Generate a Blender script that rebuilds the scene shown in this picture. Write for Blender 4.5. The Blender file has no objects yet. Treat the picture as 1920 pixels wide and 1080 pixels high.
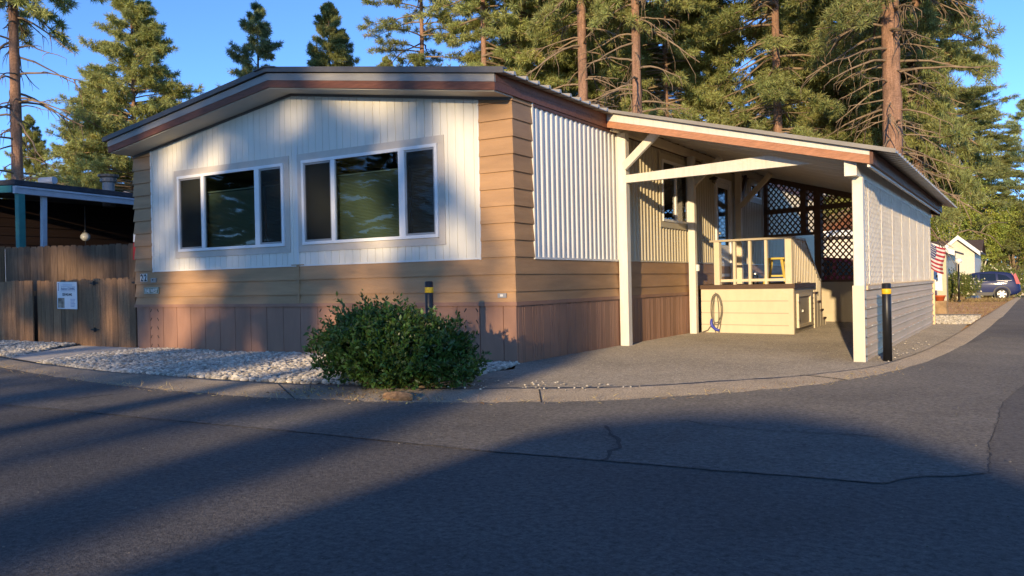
import bpy, math, random
import numpy as np
from mathutils import Vector, Matrix

random.seed(7)
RNG = np.random.default_rng(11)
SC = bpy.context.scene
COL = SC.collection
V = Vector

# ------------------------------------------------------------------ camera frame (used to place far things along a line of sight)
F_PX = 1574.39
CAM = V((5.06490, -8.33515, 0.95))
YAW, PITCH, ROLL = 0.549989, -0.0054003, 0.0204811
FW = V((-math.sin(YAW)*math.cos(PITCH), math.cos(YAW)*math.cos(PITCH), math.sin(PITCH)))
RT = V((math.cos(YAW), math.sin(YAW), 0))
UP = RT.cross(FW)

def at(u, v, depth):
    """world point seen at photo pixel (u, v) and at this depth in metres"""
    a, b = u-960, v-540
    x = a*math.cos(ROLL)-b*math.sin(ROLL)
    y = a*math.sin(ROLL)+b*math.cos(ROLL)
    return CAM + depth*(FW + RT*(x/F_PX) - UP*(y/F_PX))

def gz(y):
    """height of the terrain: level round the house, falling gently away behind it"""
    return 0.0 if y < 12 else -0.0165*(min(y, 130)-12)

def spot(u, depth):
    p = at(u, 535, depth)
    return V((p.x, p.y, gz(p.y)))

# ------------------------------------------------------------------ mesh collector
class MB:
    def __init__(self):
        self.v, self.f, self.m = [], [], []
        self.mi = 0
    def add(self, vs, fs):
        b = len(self.v)
        self.v += [tuple(p) for p in vs]
        self.f += [tuple(i+b for i in f) for f in fs]
        self.m += [self.mi]*len(fs)
    def hexa(self, p):
        """eight corners: bottom ring then top ring"""
        self.add(p, [(3,2,1,0),(4,5,6,7),(0,1,5,4),(1,2,6,5),(2,3,7,6),(3,0,4,7)])
    def box(self, x0, x1, y0, y1, z0, z1):
        self.hexa([(x0,y0,z0),(x1,y0,z0),(x1,y1,z0),(x0,y1,z0),(x0,y0,z1),(x1,y0,z1),(x1,y1,z1),(x0,y1,z1)])
    def beam(self, a, b, w, h, up=(0,0,1), c=0.0):
        """bar from a to b, w wide and h high (about the axis), with chamfered long edges"""
        a, b = V(a), V(b)
        d = (b-a).normalized(); up = V(up)
        s = d.cross(up)
        if s.length < 1e-5: s = d.cross(V((1,0,0)))
        s.normalize(); u = s.cross(d).normalized()
        if c <= 0: c = min(w, h)*0.08
        pr = [(-w/2+c,-h/2),(w/2-c,-h/2),(w/2,-h/2+c),(w/2,h/2-c),(w/2-c,h/2),(-w/2+c,h/2),(-w/2,h/2-c),(-w/2,-h/2+c)]
        n = len(pr)
        vs = [a+s*x+u*y for x, y in pr]+[b+s*x+u*y for x, y in pr]
        self.add(vs, [(i,(i+1)%n,n+(i+1)%n,n+i) for i in range(n)]+[tuple(range(n-1,-1,-1)), tuple(range(n,2*n))])
    def prism(self, poly, d):
        """polygon of 3-D points pushed along d"""
        n = len(poly); d = V(d)
        vs = [V(p) for p in poly]+[V(p)+d for p in poly]
        self.add(vs, [(i,(i+1)%n,n+(i+1)%n,n+i) for i in range(n)]+[tuple(range(n-1,-1,-1)), tuple(range(n,2*n))])
    def tube(self, pts, rad, n=8, cap=True):
        pts = [V(p) for p in pts]
        if not hasattr(rad, '__len__'): rad = [rad]*len(pts)
        vs, fs = [], []
        ref = V((0.31,0.17,0.93))
        for i, p in enumerate(pts):
            t = (pts[min(i+1,len(pts)-1)]-pts[max(i-1,0)])
            t = t.normalized() if t.length > 1e-9 else V((0,0,1))
            s = t.cross(ref)
            if s.length < 1e-3: s = t.cross(V((1,0,0)))
            s.normalize(); u = s.cross(t)
            for k in range(n):
                a = 2*math.pi*k/n
                vs.append(p+(s*math.cos(a)+u*math.sin(a))*rad[i])
        for i in range(len(pts)-1):
            for k in range(n):
                fs.append((i*n+k, i*n+(k+1)%n, (i+1)*n+(k+1)%n, (i+1)*n+k))
        if cap:
            fs.append(tuple(range(n-1,-1,-1))); fs.append(tuple(range((len(pts)-1)*n, len(pts)*n)))
        self.add(vs, fs)
    def lathe(self, c, prof, n=16):
        """profile (radius, height) turned about the vertical through c"""
        c = V(c); vs, fs = [], []
        for r, z in prof:
            for k in range(n):
                a = 2*math.pi*k/n
                vs.append((c.x+r*math.cos(a), c.y+r*math.sin(a), c.z+z))
        for i in range(len(prof)-1):
            for k in range(n):
                fs.append((i*n+k, i*n+(k+1)%n, (i+1)*n+(k+1)%n, (i+1)*n+k))
        fs.append(tuple(range(n-1,-1,-1))); fs.append(tuple(range((len(prof)-1)*n, len(prof)*n)))
        self.add(vs, fs)
    def build(self, name, mat, parent=None, smooth=False, label=None):
        me = bpy.data.meshes.new(name)
        off = V((0,0,0)); p = parent
        while p is not None:
            off = off + p.location; p = p.parent
        me.from_pydata([(x-off.x, y-off.y, z-off.z) for x, y, z in self.v], [], self.f)
        mats = mat if isinstance(mat, (list, tuple)) else [mat]
        for q in mats: me.materials.append(q)
        if len(mats) > 1: me.polygons.foreach_set('material_index', self.m)
        if smooth: me.polygons.foreach_set('use_smooth', [True]*len(me.polygons))
        me.update()
        o = bpy.data.objects.new(name, me); COL.objects.link(o)
        if parent is not None: o.parent = parent
        if label: o['label'] = label
        return o

def np_mesh(name, verts, tris, mat, parent=None, smooth=False, nper=3, mats_idx=None):
    me = bpy.data.meshes.new(name)
    verts = np.asarray(verts, np.float32); tris = np.asarray(tris, np.int32)
    nf = len(tris)
    me.vertices.add(len(verts)); me.vertices.foreach_set('co', verts.ravel())
    me.loops.add(nf*nper); me.loops.foreach_set('vertex_index', tris.ravel())
    me.polygons.add(nf); me.polygons.foreach_set('loop_start', np.arange(nf, dtype=np.int32)*nper)
    if smooth: me.polygons.foreach_set('use_smooth', np.ones(nf, bool))
    mats = mat if isinstance(mat, (list, tuple)) else [mat]
    for q in mats: me.materials.append(q)
    if mats_idx is not None: me.polygons.foreach_set('material_index', np.asarray(mats_idx, np.int32))
    me.update(calc_edges=True); me.validate()
    o = bpy.data.objects.new(name, me); COL.objects.link(o)
    if parent is not None: o.parent = parent
    return o

def tag(o, label=None, cat=None, group=None, kind=None):
    if label: o['label'] = label
    if cat: o['category'] = cat
    if group: o['group'] = group
    if kind: o['kind'] = kind
    return o

def thing(name, label, cat, loc=(0,0,0), group=None):
    o = bpy.data.objects.new(name, None); COL.objects.link(o)
    o.location = loc; o.empty_display_size = 0.3
    return tag(o, label, cat, group)

def dup(root, loc, rotz=0.0, scale=1.0, label=None, group=None):
    r = root.copy(); COL.objects.link(r)
    r.location = loc; r.rotation_euler = (0,0,rotz)
    r.scale = scale if hasattr(scale, '__len__') else (scale,)*3
    if label: r['label'] = label
    if group: r['group'] = group
    for ch in list(root.children):
        c = ch.copy(); COL.objects.link(c); c.parent = r
        for g in list(ch.children):
            d = g.copy(); COL.objects.link(d); d.parent = c
    return r

# ------------------------------------------------------------------ materials
def new_mat(name):
    m = bpy.data.materials.new(name); m.use_nodes = True
    nt = m.node_tree; nt.nodes.clear()
    out = nt.nodes.new('ShaderNodeOutputMaterial')
    return m, nt, out

def N(nt, typ, **kw):
    n = nt.nodes.new(typ)
    for k, v in kw.items():
        if k in n.inputs: n.inputs[k].default_value = v
        else: setattr(n, k, v)
    return n

def ramp(nt, fac, stops):
    r = nt.nodes.new('ShaderNodeValToRGB')
    el = r.color_ramp.elements
    while len(el) < len(stops): el.new(0.5)
    for e, (p, c) in zip(el, stops):
        e.position = p; e.color = (c[0], c[1], c[2], 1)
    nt.links.new(fac, r.inputs['Fac'])
    return r.outputs['Color']

def mixc(nt, fac, a, b, typ='MIX'):
    m = nt.nodes.new('ShaderNodeMix'); m.data_type = 'RGBA'; m.blend_type = typ
    if isinstance(fac, (int, float)): m.inputs[0].default_value = fac
    else: nt.links.new(fac, m.inputs[0])
    for s, i in ((a, 6), (b, 7)):
        if isinstance(s, tuple): m.inputs[i].default_value = (s[0], s[1], s[2], 1)
        else: nt.links.new(s, m.inputs[i])
    return m.outputs[2]

def mul(c, k): return tuple(min(1.0, x*k) for x in c)

def M(name, col, rough=0.6, var=0.12, scale=6.0, stretch=(1,1,1), bump=0.0, bscale=60.0, col2=None, metal=0.0, spec=0.4,
      dirt=0.0, dirtcol=(0.12,0.09,0.06), fine=0.0, finescale=180.0, coat=0.0, drough=0.0, island=0.0):
    """two-scale noise colour, optional dirt blotches, fine speckle and bump"""
    m, nt, out = new_mat(name)
    tc = nt.nodes.new('ShaderNodeTexCoord')
    mp = nt.nodes.new('ShaderNodeMapping'); mp.inputs['Scale'].default_value = stretch
    nt.links.new(tc.outputs['Object'], mp.inputs['Vector'])
    n1 = N(nt, 'ShaderNodeTexNoise', Scale=scale, Detail=6.0, Roughness=0.6)
    nt.links.new(mp.outputs[0], n1.inputs['Vector'])
    c = ramp(nt, n1.outputs['Fac'], [(0.3, mul(col, 1-var)), (0.7, col2 if col2 else mul(col, 1+var))])
    if dirt > 0:
        n2 = N(nt, 'ShaderNodeTexNoise', Scale=scale*0.35, Detail=8.0, Roughness=0.7)
        nt.links.new(mp.outputs[0], n2.inputs['Vector'])
        k = nt.nodes.new('ShaderNodeMapRange'); k.inputs[1].default_value = 0.5; k.inputs[2].default_value = 0.8
        k.inputs[4].default_value = dirt
        nt.links.new(n2.outputs['Fac'], k.inputs[0])
        c = mixc(nt, k.outputs[0], c, dirtcol)
    if fine > 0:
        n3 = N(nt, 'ShaderNodeTexNoise', Scale=finescale, Detail=2.0)
        nt.links.new(tc.outputs['Object'], n3.inputs['Vector'])
        g = ramp(nt, n3.outputs['Fac'], [(0.35, (1-fine,)*3), (0.65, (1+fine,)*3)])
        c = mixc(nt, 1.0, c, g, 'MULTIPLY')
    if island > 0:
        ge = nt.nodes.new('ShaderNodeNewGeometry')
        k2 = nt.nodes.new('ShaderNodeMapRange'); k2.inputs[3].default_value = 1-island; k2.inputs[4].default_value = 1+island
        nt.links.new(ge.outputs['Random Per Island'], k2.inputs[0])
        hs = nt.nodes.new('ShaderNodeHueSaturation'); nt.links.new(k2.outputs[0], hs.inputs['Value']); nt.links.new(c, hs.inputs['Color'])
        c = hs.outputs[0]
    b = N(nt, 'ShaderNodeBsdfPrincipled', Roughness=rough, Metallic=metal)
    b.inputs['Specular IOR Level'].default_value = spec
    if drough: b.inputs['Diffuse Roughness'].default_value = drough
    if coat: b.inputs['Coat Weight'].default_value = coat; b.inputs['Coat Roughness'].default_value = 0.05
    nt.links.new(c, b.inputs['Base Color'])
    if bump > 0:
        nb = N(nt, 'ShaderNodeTexNoise', Scale=bscale, Detail=5.0, Roughness=0.65)
        nt.links.new(mp.outputs[0], nb.inputs['Vector'])
        bp = N(nt, 'ShaderNodeBump', Strength=bump, Distance=0.02)
        nt.links.new(nb.outputs['Fac'], bp.inputs['Height'])
        nt.links.new(bp.outputs[0], b.inputs['Normal'])
    nt.links.new(b.outputs[0], out.inputs['Surface'])
    return m

def leaf_mat(name, dark, light, brown=None, trans=0.3, scale=0.9, spec=0.2, rough=0.55):
    """foliage: colour differs clump by clump and tree by tree, some light passes through"""
    m, nt, out = new_mat(name)
    tc = nt.nodes.new('ShaderNodeTexCoord')
    oi = nt.nodes.new('ShaderNodeObjectInfo')
    n1 = N(nt, 'ShaderNodeTexNoise', Scale=scale, Detail=5.0, Roughness=0.75)
    nt.links.new(tc.outputs['Object'], n1.inputs['Vector'])
    st = [(0.32, dark), (0.62, light)]
    if brown: st.append((0.74, brown))
    c = ramp(nt, n1.outputs['Fac'], st)
    n2 = N(nt, 'ShaderNodeTexNoise', Scale=scale*14, Detail=2.0)
    nt.links.new(tc.outputs['Object'], n2.inputs['Vector'])
    g = ramp(nt, n2.outputs['Fac'], [(0.3, (0.65,)*3), (0.7, (1.35,)*3)])
    c = mixc(nt, 1.0, c, g, 'MULTIPLY')
    hv = nt.nodes.new('ShaderNodeHueSaturation')
    k = nt.nodes.new('ShaderNodeMapRange'); k.inputs[3].default_value = 0.75; k.inputs[4].default_value = 1.2
    nt.links.new(oi.outputs['Random'], k.inputs[0]); nt.links.new(k.outputs[0], hv.inputs['Value'])
    nt.links.new(c, hv.inputs['Color'])
    ge = nt.nodes.new('ShaderNodeNewGeometry')
    k2 = nt.nodes.new('ShaderNodeMapRange'); k2.inputs[3].default_value = 0.6; k2.inputs[4].default_value = 1.35
    nt.links.new(ge.outputs['Random Per Island'], k2.inputs[0])
    h2 = nt.nodes.new('ShaderNodeHueSaturation'); nt.links.new(k2.outputs[0], h2.inputs['Value']); nt.links.new(hv.outputs[0], h2.inputs['Color'])
    k3 = nt.nodes.new('ShaderNodeMapRange'); k3.inputs[3].default_value = 0.475; k3.inputs[4].default_value = 0.525
    nt.links.new(ge.outputs['Random Per Island'], k3.inputs[0]); nt.links.new(k3.outputs[0], h2.inputs['Hue'])
    c = h2.outputs[0]
    b = N(nt, 'ShaderNodeBsdfPrincipled', Roughness=rough)
    b.inputs['Specular IOR Level'].default_value = spec
    t = nt.nodes.new('ShaderNodeBsdfTranslucent')
    nt.links.new(c, b.inputs['Base Color']); nt.links.new(c, t.inputs['Color'])
    mx = nt.nodes.new('ShaderNodeMixShader'); mx.inputs[0].default_value = trans
    nt.links.new(b.outputs[0], mx.inputs[1]); nt.links.new(t.outputs[0], mx.inputs[2])
    nt.links.new(mx.outputs[0], out.inputs['Surface'])
    return m

def glass_mat(name, tint=(0.55,0.62,0.58), ior=1.5, rough=0.0, refl=1.0):
    m, nt, out = new_mat(name)
    tr = nt.nodes.new('ShaderNodeBsdfTransparent'); tr.inputs[0].default_value = (*tint, 1)
    gl = N(nt, 'ShaderNodeBsdfGlossy', Roughness=rough)
    fr = N(nt, 'ShaderNodeFresnel', IOR=ior)
    # a pane is never perfectly flat
    tc = nt.nodes.new('ShaderNodeTexCoord')
    nz = N(nt, 'ShaderNodeTexNoise', Scale=1.6, Detail=1.0); nt.links.new(tc.outputs['Object'], nz.inputs['Vector'])
    bp = N(nt, 'ShaderNodeBump', Strength=0.05, Distance=0.05); nt.links.new(nz.outputs['Fac'], bp.inputs['Height'])
    nt.links.new(bp.outputs[0], gl.inputs['Normal'])
    mm = N(nt, 'ShaderNodeMath', operation='MULTIPLY'); mm.inputs[1].default_value = refl*1.4
    mm.use_clamp = True
    nt.links.new(fr.outputs[0], mm.inputs[0])
    mx = nt.nodes.new('ShaderNodeMixShader')
    nt.links.new(mm.outputs[0], mx.inputs[0]); nt.links.new(tr.outputs[0], mx.inputs[1]); nt.links.new(gl.outputs[0], mx.inputs[2])
    nt.links.new(mx.outputs[0], out.inputs['Surface'])
    return m

def asphalt_mat(name, base, warm, speck=0.5, rough=0.85, big=0.35, stone=(0.25,0.23,0.2), stoneamt=0.03):
    m, nt, out = new_mat(name)
    tc = nt.nodes.new('ShaderNodeTexCoord')
    o = tc.outputs['Object']
    n1 = N(nt, 'ShaderNodeTexNoise', Scale=0.45, Detail=9.0, Roughness=0.62); nt.links.new(o, n1.inputs['Vector'])
    c = ramp(nt, n1.outputs['Fac'], [(0.28, mul(base, 1-big)), (0.52, base), (0.75, warm)])
    n2 = N(nt, 'ShaderNodeTexNoise', Scale=30.0, Detail=6.0, Roughness=0.8); nt.links.new(o, n2.inputs['Vector'])
    g = ramp(nt, n2.outputs['Fac'], [(0.32, (1-speck,)*3), (0.68, (1+speck,)*3)])
    c = mixc(nt, 1.0, c, g, 'MULTIPLY')
    n5 = N(nt, 'ShaderNodeTexNoise', Scale=1.9, Detail=7.0, Roughness=0.7); nt.links.new(o, n5.inputs['Vector'])
    st = nt.nodes.new('ShaderNodeMapRange'); st.inputs[1].default_value = 0.52; st.inputs[2].default_value = 0.70; st.inputs[4].default_value = 0.42
    nt.links.new(n5.outputs['Fac'], st.inputs[0])
    c = mixc(nt, st.outputs[0], c, mul(base, 0.55))
    vo = N(nt, 'ShaderNodeTexVoronoi', Scale=120.0); nt.links.new(o, vo.inputs['Vector'])
    sp = nt.nodes.new('ShaderNodeSeparateColor'); nt.links.new(vo.outputs['Color'], sp.inputs[0])
    gt = N(nt, 'ShaderNodeMath', operation='LESS_THAN'); gt.inputs[1].default_value = stoneamt
    nt.links.new(sp.outputs[0], gt.inputs[0])
    c = mixc(nt, gt.outputs[0], c, stone)
    b = N(nt, 'ShaderNodeBsdfPrincipled', Roughness=rough)
    b.inputs['Specular IOR Level'].default_value = 0.25; b.inputs['Diffuse Roughness'].default_value = 1.0
    nt.links.new(c, b.inputs['Base Color'])
    nb = N(nt, 'ShaderNodeTexNoise', Scale=75.0, Detail=4.0, Roughness=0.7); nt.links.new(o, nb.inputs['Vector'])
    n4 = N(nt, 'ShaderNodeTexNoise', Scale=1.3, Detail=3.0); nt.links.new(o, n4.inputs['Vector'])
    ad = N(nt, 'ShaderNodeMath', operation='MULTIPLY_ADD'); ad.inputs[1].default_value = 1.5
    nt.links.new(n4.outputs['Fac'], ad.inputs[0]); nt.links.new(nb.outputs['Fac'], ad.inputs[2])
    bp = N(nt, 'ShaderNodeBump', Strength=0.7, Distance=0.012)
    nt.links.new(ad.outputs[0], bp.inputs['Height']); nt.links.new(bp.outputs[0], b.inputs['Normal'])
    nt.links.new(b.outputs[0], out.inputs['Surface'])
    return m

K = {}
K['white_panel'] = M('white_panel', (0.73,0.69,0.59), 0.55, 0.08, 3.0, (1,1,0.15), 0.08, 30, dirt=0.25, dirtcol=(0.42,0.38,0.30), island=0.0)
K['white_metal'] = M('white_metal', (0.72,0.70,0.64), 0.45, 0.05, 2.0, (1,1,0.1), dirt=0.2, dirtcol=(0.45,0.40,0.30))
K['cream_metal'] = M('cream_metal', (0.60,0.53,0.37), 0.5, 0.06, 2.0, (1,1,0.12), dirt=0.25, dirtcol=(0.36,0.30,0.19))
K['trim_beige'] = M('trim_beige', (0.56,0.50,0.42), 0.6, 0.08, 4.0, bump=0.1, dirt=0.2)
K['tan_siding'] = M('tan_siding', (0.40,0.232,0.112), 0.62, 0.17, 3.0, (0.35,0.35,2.5), 0.15, 40, dirt=0.35, dirtcol=(0.22,0.12,0.065), fine=0.06)
K['skirt'] = M('skirt', (0.315,0.168,0.108), 0.6, 0.17, 3.0, (1,1,0.3), 0.1, 40, dirt=0.3, dirtcol=(0.18,0.10,0.075))
K['redwood'] = M('redwood', (0.165,0.062,0.034), 0.6, 0.30, 5.0, (1,6,8), 0.2, 20, dirt=0.35, dirtcol=(0.05,0.03,0.025))
K['grey_trim'] = M('grey_trim', (0.29,0.275,0.25), 0.5, 0.12, 5.0, (0.4,1,3), dirt=0.45, dirtcol=(0.2,0.17,0.14))
K['roof_metal'] = M('roof_metal', (0.42,0.38,0.31), 0.42, 0.10, 3.0, metal=0.25, dirt=0.3)
K['rake_metal'] = M('rake_metal', (0.13,0.12,0.11), 0.45, 0.15, 3.0, metal=0.3)
K['soffit'] = M('soffit', (0.50,0.47,0.40), 0.6, 0.06, 3.0)
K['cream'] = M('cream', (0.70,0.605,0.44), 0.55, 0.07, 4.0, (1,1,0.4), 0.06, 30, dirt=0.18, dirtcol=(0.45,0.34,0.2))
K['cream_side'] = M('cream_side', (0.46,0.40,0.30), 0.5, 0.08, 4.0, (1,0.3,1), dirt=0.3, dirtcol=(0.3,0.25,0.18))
K['white_wood'] = M('white_wood', (0.77,0.72,0.62), 0.6, 0.08, 6.0, (3,3,0.5), 0.15, 25, dirt=0.28, dirtcol=(0.42,0.34,0.24))
K['pan'] = M('pan', (0.76,0.70,0.60), 0.5, 0.06, 2.0, dirt=0.2, dirtcol=(0.4,0.33,0.24))
K['salmon'] = M('salmon', (0.50,0.235,0.125), 0.65, 0.22, 7.0, (1,3,9), 0.2, 25, dirt=0.4, dirtcol=(0.30,0.11,0.055))
K['dark_fascia'] = M('dark_fascia', (0.11,0.045,0.028), 0.6, 0.2, 5.0, (6,1,6), 0.15)
K['brown_cap'] = M('brown_cap', (0.10,0.06,0.042), 0.6, 0.15, 6.0)
K['lattice_white'] = M('lattice_white', (0.80,0.72,0.585), 0.65, 0.10, 5.0, dirt=0.3, dirtcol=(0.42,0.33,0.24), bump=0.1)
K['lattice_brown'] = M('lattice_brown', (0.17,0.095,0.055), 0.7, 0.15, 6.0, bump=0.1)
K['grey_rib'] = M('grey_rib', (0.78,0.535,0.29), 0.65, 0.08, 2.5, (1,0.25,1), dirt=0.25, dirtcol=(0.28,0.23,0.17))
K['vinyl'] = M('vinyl', (0.80,0.79,0.76), 0.4, 0.03, 4.0)
K['alu'] = M('alu', (0.36,0.34,0.32), 0.4, 0.08, 5.0, metal=0.3)
K['interior'] = M('interior', (0.035,0.033,0.03), 0.9, 0.2, 1.0)
K['blind'] = M('blind', (0.25,0.29,0.225), 0.7, 0.05, 2.0)
K['curtain'] = M('curtain', (0.10,0.085,0.065), 0.8, 0.15, 3.0, (6,6,0.3))
K['glass'] = glass_mat('glass', (0.62,0.70,0.65))
K['glass_screen'] = glass_mat('glass_screen', (0.45,0.43,0.39), refl=0.8)
def screen_mat(name):
    m, nt, out = new_mat(name)
    tr = nt.nodes.new('ShaderNodeBsdfTransparent'); tr.inputs[0].default_value = (0.75,0.75,0.75,1)
    df = nt.nodes.new('ShaderNodeBsdfDiffuse'); df.inputs[0].default_value = (0.08,0.085,0.075,1)
    mx = nt.nodes.new('ShaderNodeMixShader'); mx.inputs[0].default_value = 0.30
    nt.links.new(tr.outputs[0], mx.inputs[1]); nt.links.new(df.outputs[0], mx.inputs[2]); nt.links.new(mx.outputs[0], out.inputs['Surface'])
    return m
K['screen'] = screen_mat('insect_screen')
K['black'] = M('black', (0.012,0.012,0.013), 0.4, 0.2, 10.0, dirt=0.15, dirtcol=(0.06,0.055,0.05))
K['black_paint'] = M('black_paint', (0.010,0.010,0.011), 0.5, 0.1)
K['yellow'] = M('yellow', (0.80,0.46,0.015), 0.5, 0.08, 20.0)
K['white_paint'] = M('white_paint', (0.8,0.79,0.77), 0.5, 0.04)
K['steel'] = M('steel', (0.45,0.44,0.42), 0.35, 0.1, 8.0, metal=0.8)
K['fence'] = M('fence', (0.235,0.130,0.064), 0.8, 0.30, 5.0, (6,6,0.6), 0.35, 18, dirt=0.45, dirtcol=(0.10,0.062,0.036), fine=0.15, finescale=60, island=0.30)
K['fence_old'] = M('fence_old', (0.15,0.092,0.054), 0.85, 0.30, 5.0, (6,6,0.6), 0.35, 18, dirt=0.4, dirtcol=(0.07,0.05,0.035), island=0.28)
K['gravel'] = M('gravel', (0.36,0.31,0.24), 0.8, 0.35, 17.0, bump=0.2, bscale=80, col2=(0.66,0.60,0.50), fine=0.12, drough=1.0, island=0.35)
K['gravel_bed'] = M('gravel_bed', (0.17,0.15,0.12), 0.95, 0.4, 30.0, bump=0.8, bscale=60, drough=1.0)
K['concrete'] = M('concrete', (0.235,0.195,0.148), 0.9, 0.15, 2.5, bump=0.35, bscale=70, dirt=0.55, dirtcol=(0.15,0.12,0.09), fine=0.38, finescale=70, drough=1.0)
K['walk'] = M('walk', (0.34,0.31,0.275), 0.9, 0.10, 2.5, bump=0.15, bscale=60, fine=0.12, finescale=120, drough=1.0)
K['dirt'] = M('dirt', (0.30,0.175,0.085), 0.95, 0.30, 1.3, bump=0.6, bscale=25, dirt=0.6, dirtcol=(0.17,0.10,0.055), fine=0.25, finescale=30, drough=1.0)
K['road'] = asphalt_mat('road', (0.090,0.083,0.079), (0.118,0.107,0.097), 0.6, stone=(0.12,0.115,0.11), stoneamt=0.02)
K['patch'] = asphalt_mat('patch', (0.120,0.110,0.100), (0.152,0.137,0.119), 0.6, stone=(0.17,0.16,0.145), stoneamt=0.03)
K['drive'] = asphalt_mat('drive', (0.225,0.195,0.155), (0.29,0.25,0.195), 0.5, stone=(0.45,0.4,0.33), stoneamt=0.07)
K['crack'] = M('crack', (0.048,0.045,0.043), 0.95, 0.3, 20.0)
K['bark'] = M('bark', (0.29,0.165,0.105), 0.9, 0.35, 4.0, (2.5,2.5,0.5), 0.9, 5, dirt=0.75, dirtcol=(0.055,0.035,0.028), fine=0.2, finescale=20)
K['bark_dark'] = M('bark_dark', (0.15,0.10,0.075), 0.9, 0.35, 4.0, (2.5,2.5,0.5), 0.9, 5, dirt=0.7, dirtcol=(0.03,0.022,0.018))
K['branch'] = M('branch', (0.26,0.185,0.115), 0.9, 0.35, 3.0, dirt=0.4, dirtcol=(0.10,0.065,0.04))
K['birch'] = M('birch', (0.62,0.56,0.47), 0.8, 0.2, 5.0, (2,2,1), dirt=0.5, dirtcol=(0.2,0.16,0.12))
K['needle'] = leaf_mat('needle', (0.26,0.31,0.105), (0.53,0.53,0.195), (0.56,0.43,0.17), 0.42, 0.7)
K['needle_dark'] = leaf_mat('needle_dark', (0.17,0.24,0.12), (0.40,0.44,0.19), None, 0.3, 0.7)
K['bush_leaf'] = leaf_mat('bush_leaf', (0.036,0.088,0.018), (0.12,0.205,0.038), None, 0.28, 3.0, 0.45, 0.4)
K['shrub_leaf'] = leaf_mat('shrub_leaf', (0.12,0.16,0.04), (0.26,0.29,0.075), None, 0.3, 1.2)
K['birch_leaf'] = leaf_mat('birch_leaf', (0.20,0.27,0.055), (0.46,0.47,0.10), (0.48,0.40,0.12), 0.4, 0.8)
K['oak_leaf'] = leaf_mat('oak_leaf', (0.10,0.14,0.04), (0.25,0.27,0.07), (0.20,0.15,0.05), 0.3, 0.6)
K['straw'] = leaf_mat('straw', (0.30,0.20,0.09), (0.48,0.34,0.15), None, 0.2, 2.0)
K['grit'] = M('grit', (0.16,0.145,0.12), 0.9, 0.5, 30.0)
K['petal'] = M('petal', (0.75,0.70,0.50), 0.6, 0.1)
K['hill'] = M('hill', (0.26,0.225,0.21), 1.0, 0.25, 0.02, (1,1,0.4), dirt=0.7, dirtcol=(0.13,0.16,0.10), fine=0.3, finescale=0.25)
# ------------------------------------------------------------------ the setting
def poly_sheet(name, pts, mat, zf=None, label=None):
    """flat polygon with optional height function, triangulated by Blender"""
    import bmesh
    bm = bmesh.new()
    vs = [bm.verts.new((x, y, zf(x, y) if zf else 0.0)) for x, y in pts]
    f = bm.faces.new(vs)
    bmesh.ops.triangulate(bm, faces=[f])
    bmesh.ops.recalc_face_normals(bm, faces=bm.faces)
    for q in bm.faces:
        if q.normal.z < 0: q.normal_flip()
    me = bpy.data.meshes.new(name); bm.to_mesh(me); bm.free()
    me.materials.append(mat)
    o = bpy.data.objects.new(name, me); COL.objects.link(o)
    tag(o, label, kind='structure')
    return o

# ground: one sheet, rows denser near the house, reaching the horizon
def ground():
    ys = [-900,-200,-60,-20,12]+list(range(16,132,6))+[130,300,2500]
    xs = [-2500,-400,-120,-60,-30,-10,0,10,30,60,120,400,2500]
    mb = MB()
    vs = [(x, y, gz(y)-0.03) for y in ys for x in xs]
    n = len(xs)
    mb.add(vs, [(j*n+i, j*n+i+1, (j+1)*n+i+1, (j+1)*n+i) for j in range(len(ys)-1) for i in range(n-1)])
    return tag(mb.build('ground', K['dirt']), kind='structure')
ground()

KERB_OUT = [(-40,3.6),(-12.5,-1.1),(-9.2,-1.85),(-6.18,-2.60),(-4.8,-2.90),(-3.4,-3.14),(-2.2,-3.28),(-1.157,-3.33),(-0.5,-3.29),(0.014,-3.19),(0.55,-3.10),(0.95,-2.96),(1.30,-2.84),(1.584,-2.69),
            (2.0,-2.46),(2.36,-2.16),(2.75,-1.76),(3.08,-1.32),(3.40,-0.83),(3.66,-0.22),(3.87,0.42),(4.04,1.2),(4.17,2.1),(4.25,3.0),(4.32,4.12),(4.42,6.5),(4.51,9.4),(4.60,14.0),(4.62,40),(4.75,75),(4.9,128)]
KERB_IN = [(-40,4.3),(-12.7,-0.55),(-9.4,-1.35),(-6.30,-2.10),(-5.0,-2.33),(-4.09,-2.47),(-3.1,-2.52),(-2.17,-2.53),(-1.5,-2.54),(-0.95,-2.50),(-0.1,-2.38),(0.61,-2.21),(0.9,-2.09),(1.13,-1.95),
           (1.60,-1.76),(2.02,-1.50),(2.36,-1.18),(2.66,-0.80),(2.97,-0.46),(3.22,-0.12),(3.50,0.42),(3.73,1.02),(3.85,1.9),(3.94,2.74),(4.02,4.0),(4.11,6.5),(4.18,9.4),(4.25,14.0),(4.26,40),(4.4,75),(4.5,128)]
def lerp2(a, b, t): return (a[0]+(b[0]-a[0])*t, a[1]+(b[1]-a[1])*t)

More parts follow.
